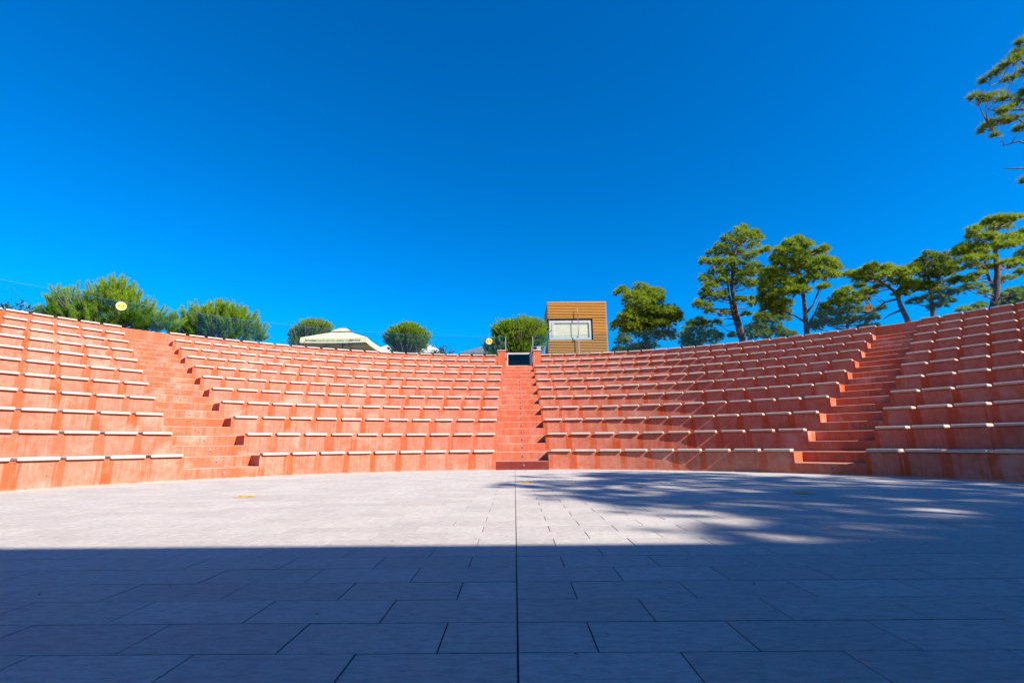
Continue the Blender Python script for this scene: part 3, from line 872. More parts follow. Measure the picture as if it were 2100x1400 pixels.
TREE_DATA = {
 'A': ([(8.4,30.94,10.57,0.46,0.39),(8.78,31.92,10.61,0.47,0.4),(7.29,31.1,10.46,0.36,0.33),(7.43,32.47,10.8,0.38,0.34),(9.24,31.39,10.26,0.66,0.53),(9.58,31.64,10.34,0.67,0.53),(7.76,30.72,9.93,0.58,0.45),(7.7,30.42,9.68,0.58,0.45),(8.19,30.07,9.31,0.82,0.44),(8.07,30.33,9.1,0.83,0.45),(9.47,31.14,9.84,0.46,0.39),(9.3,30.16,9.55,0.44,0.38),(7.91,30.93,8.9,0.65,0.39),(7.36,30.06,8.44,0.63,0.38),(7.27,30.35,8.42,0.64,0.45),(7.55,30.33,8.14,0.64,0.45),(6.74,30.46,8.04,0.45,0.32),(7.22,32.59,8.4,0.48,0.34),(7.39,30.34,7.74,0.7,0.32),(8.04,32.53,8.02,0.75,0.34),(8.77,31.32,8.33,0.73,0.4),(8.47,30.58,8.13,0.71,0.39),(10.09,30.26,8.86,0.51,0.38),(9.85,29.87,8.61,0.5,0.38),(10.3,30.06,8.32,0.38,0.35),(10.8,31.73,8.69,0.4,0.37),(9.9,31.22,8.79,0.59,0.39),(9.76,31.13,8.65,0.59,0.39),(9.49,31.05,8.09,0.52,0.29),(9.35,29.85,7.82,0.5,0.28),(10.06,31.12,9.2,0.39,0.26),(10.22,32.24,9.36,0.41,0.27),(8.82,30.57,7.33,0.71,0.45),(8.73,31.43,7.55,0.73,0.46),(7.02,30.31,6.97,0.45,0.38),(7.4,32.57,7.24,0.48,0.41),(10.02,31.37,7.5,0.73,0.4),(10.27,32.53,7.68,0.75,0.41),(6.79,30.8,6.44,0.39,0.26),(6.9,32.03,6.54,0.4,0.27),(8.47,31.19,6.66,0.98,0.39),(8.3,32.28,6.61,1.02,0.41),(10.51,30.18,8.58,0.25,0.32),(10.71,30.71,8.51,0.26,0.32),(8.2,30.54,10.01,0.45,0.32),(8.74,32.48,10.55,0.48,0.34),(9.22,30.5,8.87,0.71,0.51),(8.84,30.21,8.78,0.7,0.51),(10.14,31.03,8.34,0.65,0.42),(10.45,32.7,8.78,0.69,0.45),(8.3,31.46,8.0,0.79,0.46),(8.18,31.29,7.92,0.79,0.46),(9.36,30.9,8.32,0.65,0.42),(9.71,32.18,8.53,0.68,0.44),(8.65,30.13,8.84,0.63,0.44),(8.99,32.45,9.33,0.68,0.48)],
   [[(8.58,31.0,5.66),(8.61,31.0,7.11),(8.6,31.0,8.41),(8.55,31.0,9.74),(8.48,31.0,10.59)]]),
 'B': ([(11.44,29.13,7.92,0.28,0.21),(11.24,28.5,7.62,0.27,0.21),(10.95,28.97,7.73,0.24,0.21),(11.07,29.57,7.82,0.25,0.22),(11.62,28.61,7.54,0.27,0.24),(11.99,29.66,7.73,0.28,0.25),(12.03,29.25,7.02,0.55,0.37),(12.46,29.68,7.01,0.56,0.37),(11.0,28.86,7.09,0.61,0.43),(11.22,29.48,7.17,0.62,0.43),(11.38,28.8,6.62,0.91,0.36),(11.14,28.53,6.32,0.9,0.36),(12.61,29.22,6.94,0.25,0.18),(12.65,29.31,6.93,0.25,0.19),(10.29,28.56,6.88,0.36,0.42),(10.43,28.73,6.66,0.36,0.42),(10.47,28.77,6.47,0.48,0.3),(10.89,29.57,6.49,0.5,0.31)],
   [[(11.27,29.0,5.46),(11.34,29.0,6.66),(11.4,29.0,7.73)]]),
 'C': ([(14.71,29.0,13.95,0.27,0.24),(15.21,30.08,14.32,0.28,0.25),(14.01,28.39,13.35,0.42,0.3),(14.49,29.16,13.54,0.43,0.31),(15.12,28.41,13.42,0.21,0.18),(16.36,30.7,14.36,0.23,0.19),(14.46,27.97,12.93,0.47,0.29),(15.04,29.37,13.4,0.49,0.31),(15.34,28.68,13.14,0.36,0.3),(16.22,30.27,13.64,0.38,0.32),(13.36,28.5,13.08,0.3,0.24),(13.98,29.69,13.45,0.31,0.25),(13.63,28.5,12.75,0.54,0.27),(14.72,30.36,13.4,0.58,0.29),(15.49,29.49,12.99,0.31,0.22),(16.15,30.74,13.43,0.32,0.23),(12.72,28.21,12.38,0.27,0.21),(13.79,30.34,13.19,0.29,0.22),(12.58,29.04,12.27,0.31,0.24),(13.05,29.95,12.62,0.32,0.25),(13.42,29.18,12.38,0.49,0.31),(13.64,29.48,12.43,0.5,0.31),(14.08,28.93,12.28,0.43,0.24),(14.71,30.13,12.63,0.44,0.25),(14.49,28.0,11.73,0.41,0.27),(14.49,28.07,11.65,0.41,0.27),(15.43,28.3,12.1,0.36,0.21),(16.31,29.83,12.74,0.38,0.22),(15.93,28.69,12.39,0.18,0.15),(15.63,28.29,12.22,0.18,0.15),(11.92,28.45,11.53,0.3,0.18),(11.7,28.14,11.42,0.3,0.18),(12.53,28.68,11.55,0.42,0.24),(12.62,28.81,11.5,0.42,0.24),(13.12,28.33,11.4,0.6,0.3),(13.82,30.56,12.18,0.64,0.32),(13.88,28.39,11.26,0.6,0.3),(13.88,28.91,11.28,0.61,0.3),(14.84,28.54,11.15,0.42,0.3),(14.43,27.66,10.83,0.41,0.29),(12.67,28.81,10.95,0.49,0.36),(12.63,28.67,10.65,0.48,0.36),(13.78,29.24,11.03,0.62,0.31),(13.81,28.94,10.79,0.61,0.3),(14.33,28.53,10.68,0.6,0.36),(14.11,28.01,10.36,0.59,0.35),(15.5,29.46,11.16,0.28,0.31),(16.21,30.78,11.57,0.29,0.32),(12.11,29.36,10.76,0.25,0.25),(11.26,27.54,10.05,0.23,0.23),(12.19,28.92,10.2,0.43,0.3),(11.84,28.01,9.71,0.41,0.29),(12.8,28.54,10.22,0.54,0.24),(12.84,28.98,10.34,0.55,0.24),(14.14,29.48,10.53,0.5,0.22),(14.03,28.81,10.16,0.49,0.21),(14.75,28.89,10.16,0.49,0.24),(14.72,28.4,9.93,0.48,0.24),(11.72,28.61,9.63,0.3,0.24),(11.86,28.6,9.55,0.3,0.24),(12.05,28.4,9.25,0.48,0.3),(12.17,29.13,9.35,0.49,0.31),(12.77,28.65,9.48,0.3,0.24),(12.78,28.52,9.3,0.3,0.24),(10.96,27.97,8.71,0.24,0.18),(11.42,29.32,8.97,0.25,0.19),(11.93,29.18,8.86,0.37,0.25),(11.51,28.36,8.62,0.36,0.24),(12.28,29.51,8.63,0.25,0.19),(11.89,28.52,8.31,0.24,0.18),(12.94,28.97,8.32,0.3,0.18),(13.28,29.56,8.48,0.31,0.19),(14.02,29.15,9.3,0.28,0.15),(13.73,28.54,9.1,0.27,0.15),(14.26,28.42,9.08,0.3,0.12),(14.69,29.31,9.32,0.31,0.12),(14.88,29.12,8.97,0.21,0.15),(14.98,29.51,9.07,0.22,0.16),(14.14,28.67,8.23,0.21,0.09),(15.17,30.6,8.71,0.23,0.1),(12.02,27.98,7.56,0.21,0.12),(12.93,30.14,8.05,0.22,0.13),(13.36,29.07,7.02,0.21,0.12),(13.62,29.65,7.07,0.22,0.12)],
   [[(13.99,29.0,5.44),(13.95,29.0,6.7),(13.72,29.0,8.48),(13.55,29.0,10.05),(13.8,29.0,11.66),(14.36,29.0,13.29)],[(13.85,29.0,6.64),(13.52,29.0,8.33),(13.39,29.0,9.42),(13.34,29.0,11.01)]]),
 'D': ([(15.63,25.1,11.42,0.26,0.18),(15.88,25.36,11.52,0.27,0.19),(15.12,24.98,11.14,0.37,0.24),(15.96,26.68,11.7,0.39,0.25),(16.41,25.54,11.37,0.27,0.22),(16.3,25.49,11.22,0.27,0.21),(15.05,25.84,11.16,0.27,0.19),(14.32,24.61,10.59,0.26,0.18),(15.37,25.26,10.83,0.48,0.27),(15.14,25.18,10.69,0.48,0.27),(16.17,25.7,10.89,0.38,0.24),(15.23,24.39,10.23,0.36,0.23),(17.42,25.68,11.15,0.24,0.22),(17.62,26.18,11.25,0.25,0.22),(17.14,25.94,10.97,0.38,0.25),(18.05,27.19,11.48,0.4,0.26),(14.67,25.75,10.63,0.24,0.22),(14.17,24.84,10.13,0.24,0.21),(14.94,25.56,10.33,0.43,0.27),(14.26,24.59,9.78,0.41,0.26),(15.0,24.77,10.02,0.37,0.21),(15.72,26.02,10.49,0.38,0.22),(16.21,25.44,10.27,0.48,0.24),(15.3,24.32,9.79,0.46,0.23),(16.51,24.66,10.1,0.31,0.21),(16.31,24.36,9.88,0.31,0.21),(17.79,25.8,10.39,0.27,0.24),(16.94,24.59,9.89,0.26,0.23),(17.67,25.41,9.96,0.21,0.24),(17.93,25.66,10.0,0.22,0.24),(13.69,24.64,9.43,0.36,0.26),(14.45,26.28,9.9,0.39,0.28),(14.83,25.27,9.65,0.53,0.24),(15.82,26.92,10.13,0.57,0.26),(15.58,24.93,9.8,0.42,0.21),(16.03,25.84,10.02,0.44,0.22),(16.72,25.29,9.78,0.48,0.24),(16.12,24.59,9.48,0.47,0.23),(17.55,25.6,9.6,0.38,0.22),(17.02,24.72,9.2,0.36,0.21),(13.53,24.68,9.04,0.31,0.31),(14.23,26.19,9.56,0.33,0.33),(14.44,25.4,9.14,0.53,0.32),(14.34,24.9,8.88,0.52,0.31),(15.26,25.02,8.95,0.53,0.26),(15.94,26.58,9.33,0.56,0.28),(15.84,24.64,9.14,0.36,0.21),(16.0,24.64,9.04,0.36,0.21),(14.74,24.87,8.55,0.52,0.26),(14.77,24.53,8.33,0.52,0.26),(15.76,25.72,8.73,0.43,0.19),(15.13,24.6,8.35,0.41,0.18),(13.45,24.89,8.57,0.31,0.37),(13.64,25.19,8.59,0.32,0.37),(14.06,25.1,8.36,0.48,0.32),(13.91,24.59,8.07,0.47,0.31),(13.69,25.69,8.27,0.32,0.32),(13.68,25.49,8.1,0.32,0.32),(14.03,25.4,7.9,0.48,0.27),(14.42,25.91,7.98,0.49,0.27),(14.28,24.7,7.7,0.36,0.18),(13.94,24.28,7.59,0.36,0.18),(13.96,25.81,7.74,0.38,0.22),(13.96,25.63,7.72,0.38,0.22),(14.27,25.22,7.44,0.48,0.16),(15.25,26.86,7.84,0.51,0.17),(16.8,25.22,8.78,0.24,0.11),(16.23,24.48,8.54,0.23,0.1)],
   [[(15.62,25.5,5.36),(15.67,25.5,6.15),(15.74,25.5,7.23),(15.77,25.5,8.33),(15.75,25.5,9.58),(15.74,25.5,10.72)],[(15.79,25.5,7.42),(16.27,25.5,7.91),(16.68,25.5,8.74),(17.05,25.5,9.29)],[(15.83,25.5,6.74),(16.32,25.5,7.5),(16.72,25.5,8.26)],[(15.67,25.5,6.96),(15.24,25.5,7.29),(14.69,25.5,7.51)]]),
 'E': ([(16.12,30.81,8.56,0.45,0.26),(16.35,30.93,8.58,0.46,0.26),(16.52,30.74,8.28,0.58,0.32),(16.35,30.78,8.25,0.58,0.32),(15.83,30.72,7.79,0.65,0.45),(15.68,31.06,7.58,0.65,0.46),(16.96,30.81,7.64,0.52,0.39),(17.52,31.68,7.66,0.53,0.4),(17.57,30.88,8.47,0.45,0.26),(17.85,31.69,8.56,0.47,0.27),(17.52,30.76,7.3,0.58,0.26),(17.98,31.32,7.41,0.59,0.26),(15.92,30.7,7.3,0.65,0.26),(15.62,30.44,7.25,0.64,0.26)],
   [[(16.37,31.0,5.76),(16.55,31.0,7.36),(16.57,31.0,8.34)]]),
 'F': ([(18.31,25.65,8.71,0.22,0.19),(19.61,27.52,9.27,0.23,0.2),(18.03,25.74,8.58,0.27,0.22),(17.95,25.56,8.42,0.27,0.22),(17.36,25.33,8.12,0.29,0.21),(17.46,25.44,8.01,0.29,0.21),(18.57,25.97,8.45,0.33,0.22),(18.73,25.98,8.47,0.33,0.22),(18.55,25.19,8.26,0.19,0.13),(19.84,26.97,8.81,0.2,0.14),(19.31,25.84,8.26,0.24,0.16),(20.6,27.57,8.74,0.26,0.17),(17.87,25.24,7.9,0.43,0.21),(17.83,24.96,7.76,0.42,0.21),(17.97,26.36,8.14,0.28,0.22),(16.92,24.91,7.75,0.26,0.21),(16.98,25.64,7.81,0.22,0.16),(16.45,24.93,7.57,0.21,0.16),(16.79,25.52,7.36,0.32,0.24),(16.22,24.9,7.04,0.31,0.24),(17.26,25.35,7.37,0.48,0.24),(17.78,26.2,7.51,0.5,0.25),(17.92,25.23,7.41,0.48,0.24),(18.02,25.65,7.44,0.49,0.24),(19.38,26.34,7.7,0.39,0.22),(19.6,26.46,7.72,0.39,0.22),(19.02,25.14,7.38,0.32,0.13),(19.88,26.29,7.63,0.33,0.14),(16.53,25.61,6.98,0.38,0.19),(17.19,26.53,7.08,0.39,0.2),(17.12,25.52,6.9,0.48,0.19),(17.62,26.03,7.01,0.49,0.19),(17.73,25.27,6.88,0.48,0.21),(17.79,25.64,6.87,0.49,0.22),(19.06,26.2,7.11,0.44,0.19),(18.5,25.65,6.98,0.43,0.19),(19.31,25.44,7.05,0.32,0.19),(18.94,25.0,6.87,0.32,0.18),(18.98,25.44,6.59,0.48,0.13),(18.69,24.93,6.48,0.47,0.13),(19.83,25.38,7.62,0.13,0.08),(19.97,25.57,7.68,0.13,0.08),(16.32,25.67,6.67,0.27,0.14),(16.36,25.65,6.62,0.27,0.13)],
   [[(18.13,26.0,5.7),(18.33,26.0,7.06),(18.53,26.0,8.6)]]),
 'G': ([(17.19,23.78,9.01,0.15,0.1),(17.42,24.06,9.07,0.15,0.1),(17.15,23.23,8.79,0.29,0.15),(18.11,24.49,9.12,0.31,0.15),(17.79,23.57,9.01,0.3,0.15),(18.17,24.19,9.14,0.31,0.15),(18.01,23.15,9.16,0.24,0.15),(17.55,22.7,8.99,0.24,0.14),(17.62,23.01,8.91,0.34,0.17),(18.4,24.12,9.32,0.36,0.18),(18.57,23.62,9.02,0.35,0.17),(18.55,23.81,9.1,0.35,0.18),(18.48,22.85,8.99,0.22,0.14),(18.9,23.29,9.05,0.22,0.15),(19.03,23.43,8.95,0.3,0.15),(18.63,22.96,8.75,0.29,0.15),(19.26,23.09,8.95,0.24,0.15),(18.68,22.39,8.62,0.24,0.14),(18.79,23.57,8.79,0.4,0.15),(18.03,22.61,8.45,0.38,0.14),(19.33,23.55,8.73,0.35,0.17),(19.44,23.52,8.62,0.35,0.17),(19.24,22.83,8.6,0.24,0.19),(19.63,23.19,8.67,0.24,0.2),(17.35,23.22,8.55,0.29,0.1),(17.63,23.51,8.58,0.3,0.1),(17.91,23.34,8.49,0.29,0.1),(19.13,24.88,9.01,0.31,0.1),(19.77,23.68,8.56,0.35,0.17),(19.41,23.45,8.36,0.35,0.17),(19.39,22.73,8.19,0.29,0.17),(20.34,23.86,8.45,0.3,0.18),(19.77,23.17,8.08,0.24,0.15),(19.51,22.92,7.99,0.24,0.14),(19.56,23.37,8.02,0.25,0.1),(19.55,23.29,7.99,0.25,0.1),(17.14,23.12,8.16,0.15,0.07),(17.13,23.01,8.08,0.15,0.07),(18.52,23.72,8.27,0.22,0.07),(18.69,23.97,8.35,0.23,0.08),(18.21,23.7,7.96,0.2,0.07),(18.07,23.64,7.94,0.2,0.07),(17.18,22.81,7.79,0.19,0.07),(18.33,24.23,8.23,0.2,0.08),(19.51,23.66,7.86,0.35,0.07),(19.19,23.2,7.67,0.34,0.07),(20.34,23.45,8.94,0.15,0.15),(21.19,24.44,9.31,0.15,0.15)],
   [[(19.57,23.5,5.68),(19.49,23.5,6.5),(19.37,23.5,7.3),(19.17,23.5,7.89),(18.74,23.5,8.38),(18.31,23.5,8.72)],[(19.17,23.5,7.89),(19.54,23.5,8.32),(19.84,23.5,8.65)],[(19.28,23.5,7.63),(18.59,23.5,7.44),(17.9,23.5,6.94)],[(19.37,23.5,7.05),(18.72,23.5,6.8),(18.37,23.5,6.56)]]),
 'H': ([(22.4,24.86,10.4,0.24,0.18),(22.7,25.28,10.53,0.24,0.19),(22.66,24.69,10.19,0.23,0.21),(22.18,24.22,9.97,0.23,0.2),(23.46,24.83,10.32,0.29,0.21),(24.04,25.51,10.43,0.3,0.21),(22.09,25.13,10.09,0.26,0.21),(22.82,25.93,10.29,0.27,0.22),(22.37,24.88,9.85,0.37,0.24),(23.02,25.69,10.06,0.38,0.24),(23.27,25.01,9.89,0.37,0.24),(23.33,25.16,9.96,0.37,0.24),(21.09,24.48,9.58,0.21,0.18),(21.4,24.84,9.61,0.21,0.18),(21.79,25.04,9.56,0.37,0.21),(21.69,24.75,9.43,0.36,0.21),(22.99,25.04,9.63,0.47,0.21),(22.41,24.3,9.27,0.46,0.2),(23.9,25.26,9.98,0.24,0.21),(24.5,25.88,10.08,0.25,0.22),(23.87,25.06,9.63,0.21,0.21),(24.05,25.33,9.66,0.21,0.21),(22.41,25.2,9.33,0.42,0.24),(22.07,24.62,9.05,0.41,0.23),(22.91,24.76,9.17,0.42,0.21),(22.33,24.17,8.96,0.41,0.2),(21.61,24.99,8.8,0.37,0.21),(22.52,25.88,9.0,0.38,0.22),(22.03,24.75,8.63,0.42,0.21),(21.76,24.37,8.44,0.41,0.21),(23.51,25.04,8.94,0.42,0.16),(23.51,24.88,8.87,0.42,0.16),(23.58,24.68,8.95,0.21,0.13),(23.59,24.68,8.86,0.21,0.13),(21.44,24.55,8.39,0.36,0.13),(22.25,25.37,8.63,0.37,0.13),(22.23,24.46,8.22,0.41,0.15),(23.06,25.24,8.36,0.43,0.16),(21.37,25.05,7.87,0.29,0.16),(21.26,24.96,7.79,0.29,0.16),(22.18,25.21,8.04,0.32,0.19),(21.69,24.74,7.84,0.31,0.18),(23.01,25.27,8.05,0.35,0.19),(22.18,24.52,7.84,0.34,0.18),(23.04,24.91,7.81,0.24,0.13),(23.35,25.32,7.92,0.24,0.13),(22.38,24.94,7.56,0.37,0.13),(22.85,25.4,7.62,0.37,0.13),(23.11,24.46,8.21,0.23,0.1),(23.77,25.09,8.33,0.24,0.11)],
   [[(21.99,25.0,5.99),(22.16,25.0,7.04),(22.25,25.0,7.85),(22.37,25.0,9.21),(22.45,25.0,9.9)]]),
 'I': ([(22.76,21.65,10.84,0.27,0.18),(24.08,22.89,11.29,0.29,0.19),(23.03,21.56,10.87,0.23,0.16),(24.17,22.56,11.29,0.24,0.17),(23.46,21.43,10.8,0.27,0.18),(23.42,21.47,10.83,0.27,0.18),(23.88,21.48,10.92,0.18,0.11),(24.8,22.38,11.29,0.19,0.12),(22.93,22.07,10.86,0.21,0.16),(23.75,22.82,11.12,0.22,0.17),(23.82,22.26,10.87,0.42,0.19),(24.77,23.12,11.12,0.44,0.19),(21.75,21.43,10.25,0.23,0.18),(21.49,21.28,10.17,0.22,0.18),(21.86,21.71,10.13,0.18,0.14),(22.22,22.05,10.2,0.19,0.14),(22.11,21.41,9.87,0.32,0.2),(22.64,21.93,10.05,0.32,0.21),(22.71,21.45,9.88,0.36,0.2),(23.59,22.34,10.16,0.38,0.21),(23.8,21.83,9.99,0.41,0.21),(25.42,23.13,10.55,0.44,0.22),(24.39,22.09,9.9,0.28,0.19),(24.91,22.61,10.12,0.29,0.19),(21.62,21.81,9.61,0.28,0.18),(21.67,21.82,9.48,0.28,0.18),(21.11,21.71,9.45,0.18,0.16),(21.06,21.68,9.36,0.18,0.16),(21.52,22.12,9.44,0.21,0.12),(21.64,22.3,9.49,0.21,0.12),(22.45,22.18,9.7,0.33,0.19),(22.28,22.18,9.65,0.33,0.19),(21.88,21.57,9.16,0.36,0.16),(22.65,22.49,9.51,0.38,0.17),(22.5,21.42,9.51,0.27,0.16),(23.31,22.09,9.72,0.28,0.16),(23.49,21.72,9.62,0.37,0.16),(24.79,23.07,10.15,0.39,0.17),(21.7,22.15,9.07,0.33,0.14),(20.72,21.07,8.64,0.31,0.13),(21.38,21.34,8.84,0.31,0.13),(21.61,21.6,8.9,0.32,0.14),(22.58,21.85,9.07,0.21,0.09),(21.81,21.17,8.75,0.2,0.09),(21.61,21.77,8.61,0.37,0.09),(21.76,22.07,8.71,0.37,0.09),(22.93,22.29,8.74,0.28,0.07),(23.19,22.54,8.84,0.28,0.07),(23.2,21.72,8.77,0.32,0.09),(24.25,22.73,9.11,0.34,0.1),(24.19,22.24,8.84,0.33,0.12),(24.46,22.45,8.92,0.33,0.12),(21.23,21.35,8.06,0.27,0.07),(22.55,22.71,8.48,0.29,0.07),(23.5,22.16,8.15,0.33,0.09),(24.36,23.03,8.38,0.34,0.1),(21.68,22.09,8.07,0.21,0.09),(22.47,22.98,8.32,0.22,0.1),(21.04,21.75,7.56,0.21,0.09),(22.5,23.15,7.99,0.22,0.1),(21.5,21.75,7.6,0.27,0.09),(21.38,21.64,7.55,0.27,0.09),(22.16,22.0,7.44,0.19,0.07),(21.41,21.32,7.21,0.18,0.07),(22.77,21.4,7.24,0.27,0.09),(23.37,21.88,7.33,0.28,0.09),(20.51,21.53,6.46,0.23,0.07),(20.16,21.1,6.3,0.22,0.07),(21.44,21.93,6.47,0.23,0.07),(20.81,21.35,6.28,0.22,0.07),(22.06,22.27,6.85,0.23,0.07),(20.85,21.13,6.51,0.22,0.07)],
   [[(22.21,22.0,5.55),(22.44,22.0,6.6),(22.66,22.0,7.43),(22.88,22.0,8.39),(23.07,22.0,9.62),(23.17,22.0,10.62)],[(22.63,22.0,7.62),(22.49,22.0,8.15),(22.45,22.0,8.76),(22.56,22.0,9.63)]]),
 'J': ([(25.04,23.82,7.73,0.35,0.2),(25.48,24.3,7.76,0.36,0.2),(25.51,23.77,7.84,0.35,0.25),(25.98,24.08,7.81,0.35,0.25),(25.64,23.74,7.44,0.35,0.3),(25.61,23.69,7.36,0.35,0.3),(24.88,23.87,7.36,0.35,0.15),(25.07,24.04,7.3,0.35,0.15),(25.23,23.81,7.52,0.4,0.2),(25.46,24.13,7.54,0.41,0.2),(26.44,24.03,8.04,0.51,0.35),(26.04,23.71,7.77,0.5,0.35)],
   [[(25.44,24.0,6.5),(25.78,24.0,8.04)]]),
 'K': ([(25.0,22.74,9.15,0.34,0.19),(25.55,23.28,9.28,0.34,0.2),(25.86,22.98,9.74,0.48,0.34),(25.97,23.3,9.76,0.49,0.34),(24.98,22.76,8.65,0.24,0.14),(25.16,22.96,8.73,0.24,0.14),(26.09,22.86,10.99,0.34,0.24),(26.28,23.01,10.89,0.34,0.24),(26.23,22.88,10.22,0.48,0.34),(26.5,23.08,10.06,0.49,0.34),(26.2,23.11,9.02,0.61,0.19),(26.47,23.46,9.14,0.62,0.2),(27.03,23.1,11.63,0.44,0.29),(26.51,22.7,11.28,0.43,0.29),(25.66,22.95,10.83,0.19,0.14),(25.75,22.96,10.81,0.19,0.15)],
   [[(25.45,23.0,5.76),(25.85,23.0,7.72),(26.67,23.0,11.58)]]),
 'L': ([(21.82,17.85,17.18,0.19,0.23),(22.0,18.21,17.02,0.17,0.15),(20.42,17.32,15.71,0.26,0.16),(21.13,17.6,16.16,0.22,0.17),(20.42,17.78,15.73,0.19,0.11),(20.02,17.87,15.42,0.21,0.15),(20.47,17.41,15.07,0.16,0.11),(21.46,17.73,15.68,0.19,0.15),(18.65,17.22,14.08,0.16,0.18),(19.06,17.26,14.05,0.22,0.11),(19.84,17.58,14.42,0.26,0.09),(19.92,17.33,14.1,0.22,0.07),(21.78,18.38,15.03,0.23,0.08),(20.31,17.48,13.83,0.29,0.09),(19.88,17.5,13.63,0.15,0.07),(21.42,18.15,14.49,0.23,0.1),(20.04,18.1,13.54,0.27,0.1),(19.69,17.48,13.26,0.22,0.07),(19.84,18.21,13.33,0.19,0.11),(20.5,17.95,13.54,0.15,0.06),(19.56,17.64,12.66,0.07,0.07),(20.94,17.95,13.66,0.23,0.09),(20.48,17.46,12.86,0.15,0.13),(20.06,17.48,10.51,0.07,0.18),(23.02,18.27,17.36,0.58,0.38),(21.88,17.71,14.95,0.56,0.37),(23.5,18.29,18.38,0.48,0.39),(21.11,17.37,13.12,0.46,0.26),(22.56,17.32,15.32,0.73,0.73),(22.95,17.21,16.61,0.54,0.45),(23.37,18.09,14.31,0.67,0.38)],
   [[(20.15,18.0,4.46),(20.98,18.0,8.17),(21.7,18.0,11.44),(22.31,18.0,14.25),(22.79,18.0,16.38),(23.07,18.0,17.85)],[(22.34,18.0,14.37),(21.31,18.0,14.66),(20.36,18.0,14.53)],[(22.25,18.0,13.91),(21.3,18.0,14.15),(20.37,18.0,14.11),(19.87,18.0,14.14)],[(21.98,18.0,12.66),(21.38,18.0,13.16),(20.57,18.0,13.13)],[(21.7,18.0,11.44),(20.76,18.0,11.45),(19.96,18.0,11.42)],[(22.42,18.0,14.72),(21.76,18.0,15.79),(20.66,18.0,15.44)],[(22.53,18.0,15.19),(21.82,18.0,16.51),(21.85,18.0,17.12)],[(21.98,18.0,12.66),(21.09,18.0,13.69),(19.8,18.0,13.32)],[(21.88,18.0,12.21),(20.87,18.0,12.67),(20.19,18.0,12.48)]]),
}
BUSH_DATA = {
 1: [(-16.92,19.54,6.54,0.98,0.78),(-18.09,19.21,6.14,0.94,0.7),(-15.68,19.23,6.03,0.78,0.7),(-19.3,19.69,5.87,0.74,0.35),(-17.47,19.5,5.74,1.76,0.68),(-15.32,19.72,5.84,0.65,0.51),(-14.2,19.22,5.5,0.49,0.29),(-16.7,19.55,6.97,0.51,0.51)],
 2: [(-14.15,22.27,6.36,1.53,0.77),(-15.3,22.63,6.32,1.08,0.68),(-13.14,22.57,6.19,0.95,0.77),(-13.91,22.57,6.77,0.95,0.5),(-15.63,22.33,5.92,0.72,0.5),(-12.32,22.77,5.84,0.36,0.45)],
 3: [(-14.62,34.27,8.93,1.14,0.62),(-15.63,34.24,8.5,0.62,0.55),(-13.87,34.61,9.01,0.62,0.45),(-15.52,34.26,7.93,0.69,0.35)],
 4: [(-6.01,26.74,6.73,0.97,0.54),(-6.69,26.98,6.62,0.7,0.43),(-5.52,27.09,6.58,0.76,0.51),(-6.1,27.24,6.24,1.19,0.49),(-6.02,27.13,7.16,0.54,0.27)],
 5: [(0.31,25.94,6.39,1.37,0.95),(-0.36,26.29,6.58,0.89,0.74),(1.0,26.41,6.7,0.84,0.79),(-0.84,25.97,5.8,0.79,0.53),(0.3,26.35,5.6,1.31,0.53),(1.46,26.06,6.35,0.32,0.58)],
}

PINES = (
    ('A', 'broad_pine', 'dense broad crowned pine just right of the timber booth', MAT['pine'], .19),
    ('B', 'small_pine', 'small pine half behind the glass between the broad pine and the tall twin stemmed pine', MAT['pine'], .10),
    ('C', 'tall_pine', 'tall pine on two dark leaning stems with an open tapering crown', MAT['pine'], .21),
    ('D', 'round_pine', 'bushy pine with one straight trunk and bare pale limbs on its right', MAT['pine'], .19),
    ('E', 'shaded_pine', 'low dark pine mass seen through the glass behind the straight trunked pine', MAT['darkpine'], .14),
    ('F', 'low_pine', 'low spreading pine seen through the glass under the leaning pine', MAT['pine'], .13),
    ('G', 'leaning_pine', 'flat topped pine whose dark trunk leans left', MAT['pine'], .17),
    ('H', 'dark_pine', 'dark round crowned pine standing just right of the leaning pine', MAT['darkpine'], .17),
    ('I', 'spreading_pine', 'large pine with layered open branches and a forked trunk', MAT['pine'], .24),
    ('J', 'young_tree', 'small pine behind the glass at the foot of the forked trunk pine', MAT['darkpine'], .11),
    ('K', 'edge_pine', 'pine at the picture edge right of the forked trunk pine', MAT['pine'], .2),
    ('L', 'towering_pine', 'towering pine reaching in from the edge high above all other trees', MAT['darkpine'], .30),  # darker needles: its weaker light is put into the colour
)
for key, name, label, mat, tr in PINES:
    lobes, trunks = TREE_DATA[key]
    if key == 'L': trunks = [[(22.2, 18, 4.8), (22.25, 18, 8), (22.3, 18, 11.5), (22.45, 18, 14.2), (22.6, 18, 16.4), (22.8, 18, 18.0)]] + list(trunks[1:])
    pine_tree(name, label, lobes, trunks, mat, tr=tr, nl=.26 if key == 'L' else .20, nw=.013 if key == 'L' else .019,
              dens=1.6 if key in 'AED' else .9 if key == 'L' else .95, fat=(1, 1) if key == 'L' else (1.12, 1.4), group='pines behind the glass')

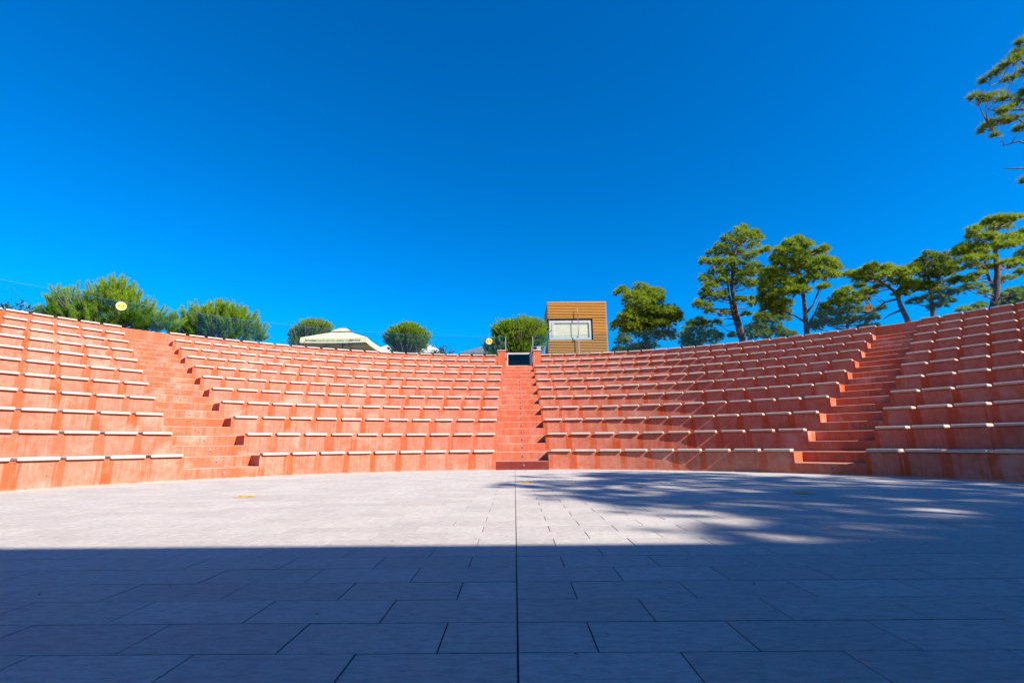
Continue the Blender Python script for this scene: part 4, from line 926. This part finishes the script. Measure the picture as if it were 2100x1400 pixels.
BUSH = ((1, .50, 60, .15, 'largest young pine bush, with tall upright shoots behind the left glass'),
        (2, .45, 60, .14, 'wide young pine bush left of the cream parasol, second from the left edge'),
        (3, .24, 230, .09, 'small yellowish young pine directly behind the cream parasol'),
        (4, .22, 230, .09, 'round young pine between the cream parasol and the gate'),
        (5, .20, 260, .09, 'bright green round young pine behind the gate'))
for k, sh, de, nl, label in BUSH: young_pine(label, BUSH_DATA[k], sh, de, nl=nl, out=.55 if k < 3 else .85)
leafy_shrub('dark broad leaved shrub at the far left edge behind the glass', (-19.3, 18.2, 4.88), 1.2, 1.40, 520, .17)
leafy_shrub('low green shrub in front of the white parasol', (-4.05, 27.0, 4.88), .9, 1.30, 600, .13)

# pines beyond the right edge of the picture: only their shade on the floor is seen
def shade_pine(label, x, y, h, rad, ground, seed):
    rr = random.Random(seed)
    lobes = []
    for k in range(24):
        a = rr.uniform(0, 6.28); q = rr.random()
        z = h*(.50 + .50*q); w = rad*(1.1 - .7*q)*math.sqrt(rr.random())
        lobes.append((x + math.cos(a)*w, y + math.sin(a)*w, ground + z, rr.uniform(.35, .8), rr.uniform(.15, .32)))
    tr = [[(x, y, ground-.1), (x+.1, y, ground+h*.4), (x, y+.1, ground+h*.75), (x, y, ground+h)]]
    pine_tree('roadside_pine', label, lobes, tr, MAT['darkpine'], ground=ground, tr=.24, nw=.04, nl=.26, dens=.5, group='pines beyond the right edge')
SHADE = ((14.3, -.4, 12.8, 2.2, -.05, 1), (16.8, -.1, 14.2, 2.7, -.05, 2), (17.7, -4.3, 14.6, 2.6, -.05, 3), (20.0, -1.6, 15.0, 2.8, 0, 4), (20.1, -4.5, 15.6, 2.6, 0, 5), (14.9, -3.0, 12.4, 2.2, -.05, 6), (14.6, -4.9, 11.8, 1.8, -.05, 7), (16.6, -5.6, 12.6, 2.4, -.05, 8))
SHADE_L = ('slim pine beside the stage building, nearest the floor', 'pine just beyond the end of the far right seating block',
           'pine behind the corner of the stage building', 'tall pine farthest to the right beyond the seating',
           'tallest pine behind the stage building corner', 'pine touching the end wall of the stage building', 'low pine close behind the end wall of the stage building', 'wide pine farther behind the end wall of the stage building')
for q, lb in zip(SHADE, SHADE_L): shade_pine(lb, *q)

# ------------------------------------------------------------------ dry bits lying on the floor
bm = bmesh.new()
SP_ = [(-0.07, 2.95), (0.38, 2.53), (0.32, 1.88), (0.22, 2.3), (0.69, 2.52), (0.73, 2.88), (0.98, 2.98), (-0.06, 3.74), (1.09, 5.54), (1.14, 5.25), (1.7, 3.49), (0.19, 1.71), (1.52, 1.93), (-.79, 2.11)]
SP_ += [(random.uniform(-3.5, 3.5), random.uniform(1.8, 7.5)) for _ in range(40)]
for x, y in SP_:
    s = random.uniform(.004, .011); a = random.uniform(0, 6.28)
    pts = [Vector((math.cos(a+b)*s*q, math.sin(a+b)*s*q, .002+.005*random.random())) + Vector((x, y, 0)) for b, q in ((0, 1.3), (1.3, .6), (2.6, 1), (4.2, .7))]
    bm.faces.new([bm.verts.new(p) for p in pts])
tag(bm_obj('leaf_litter', bm, MAT['litter']), 'scattered dry specks and leaf bits lying on the paving', kind='stuff')
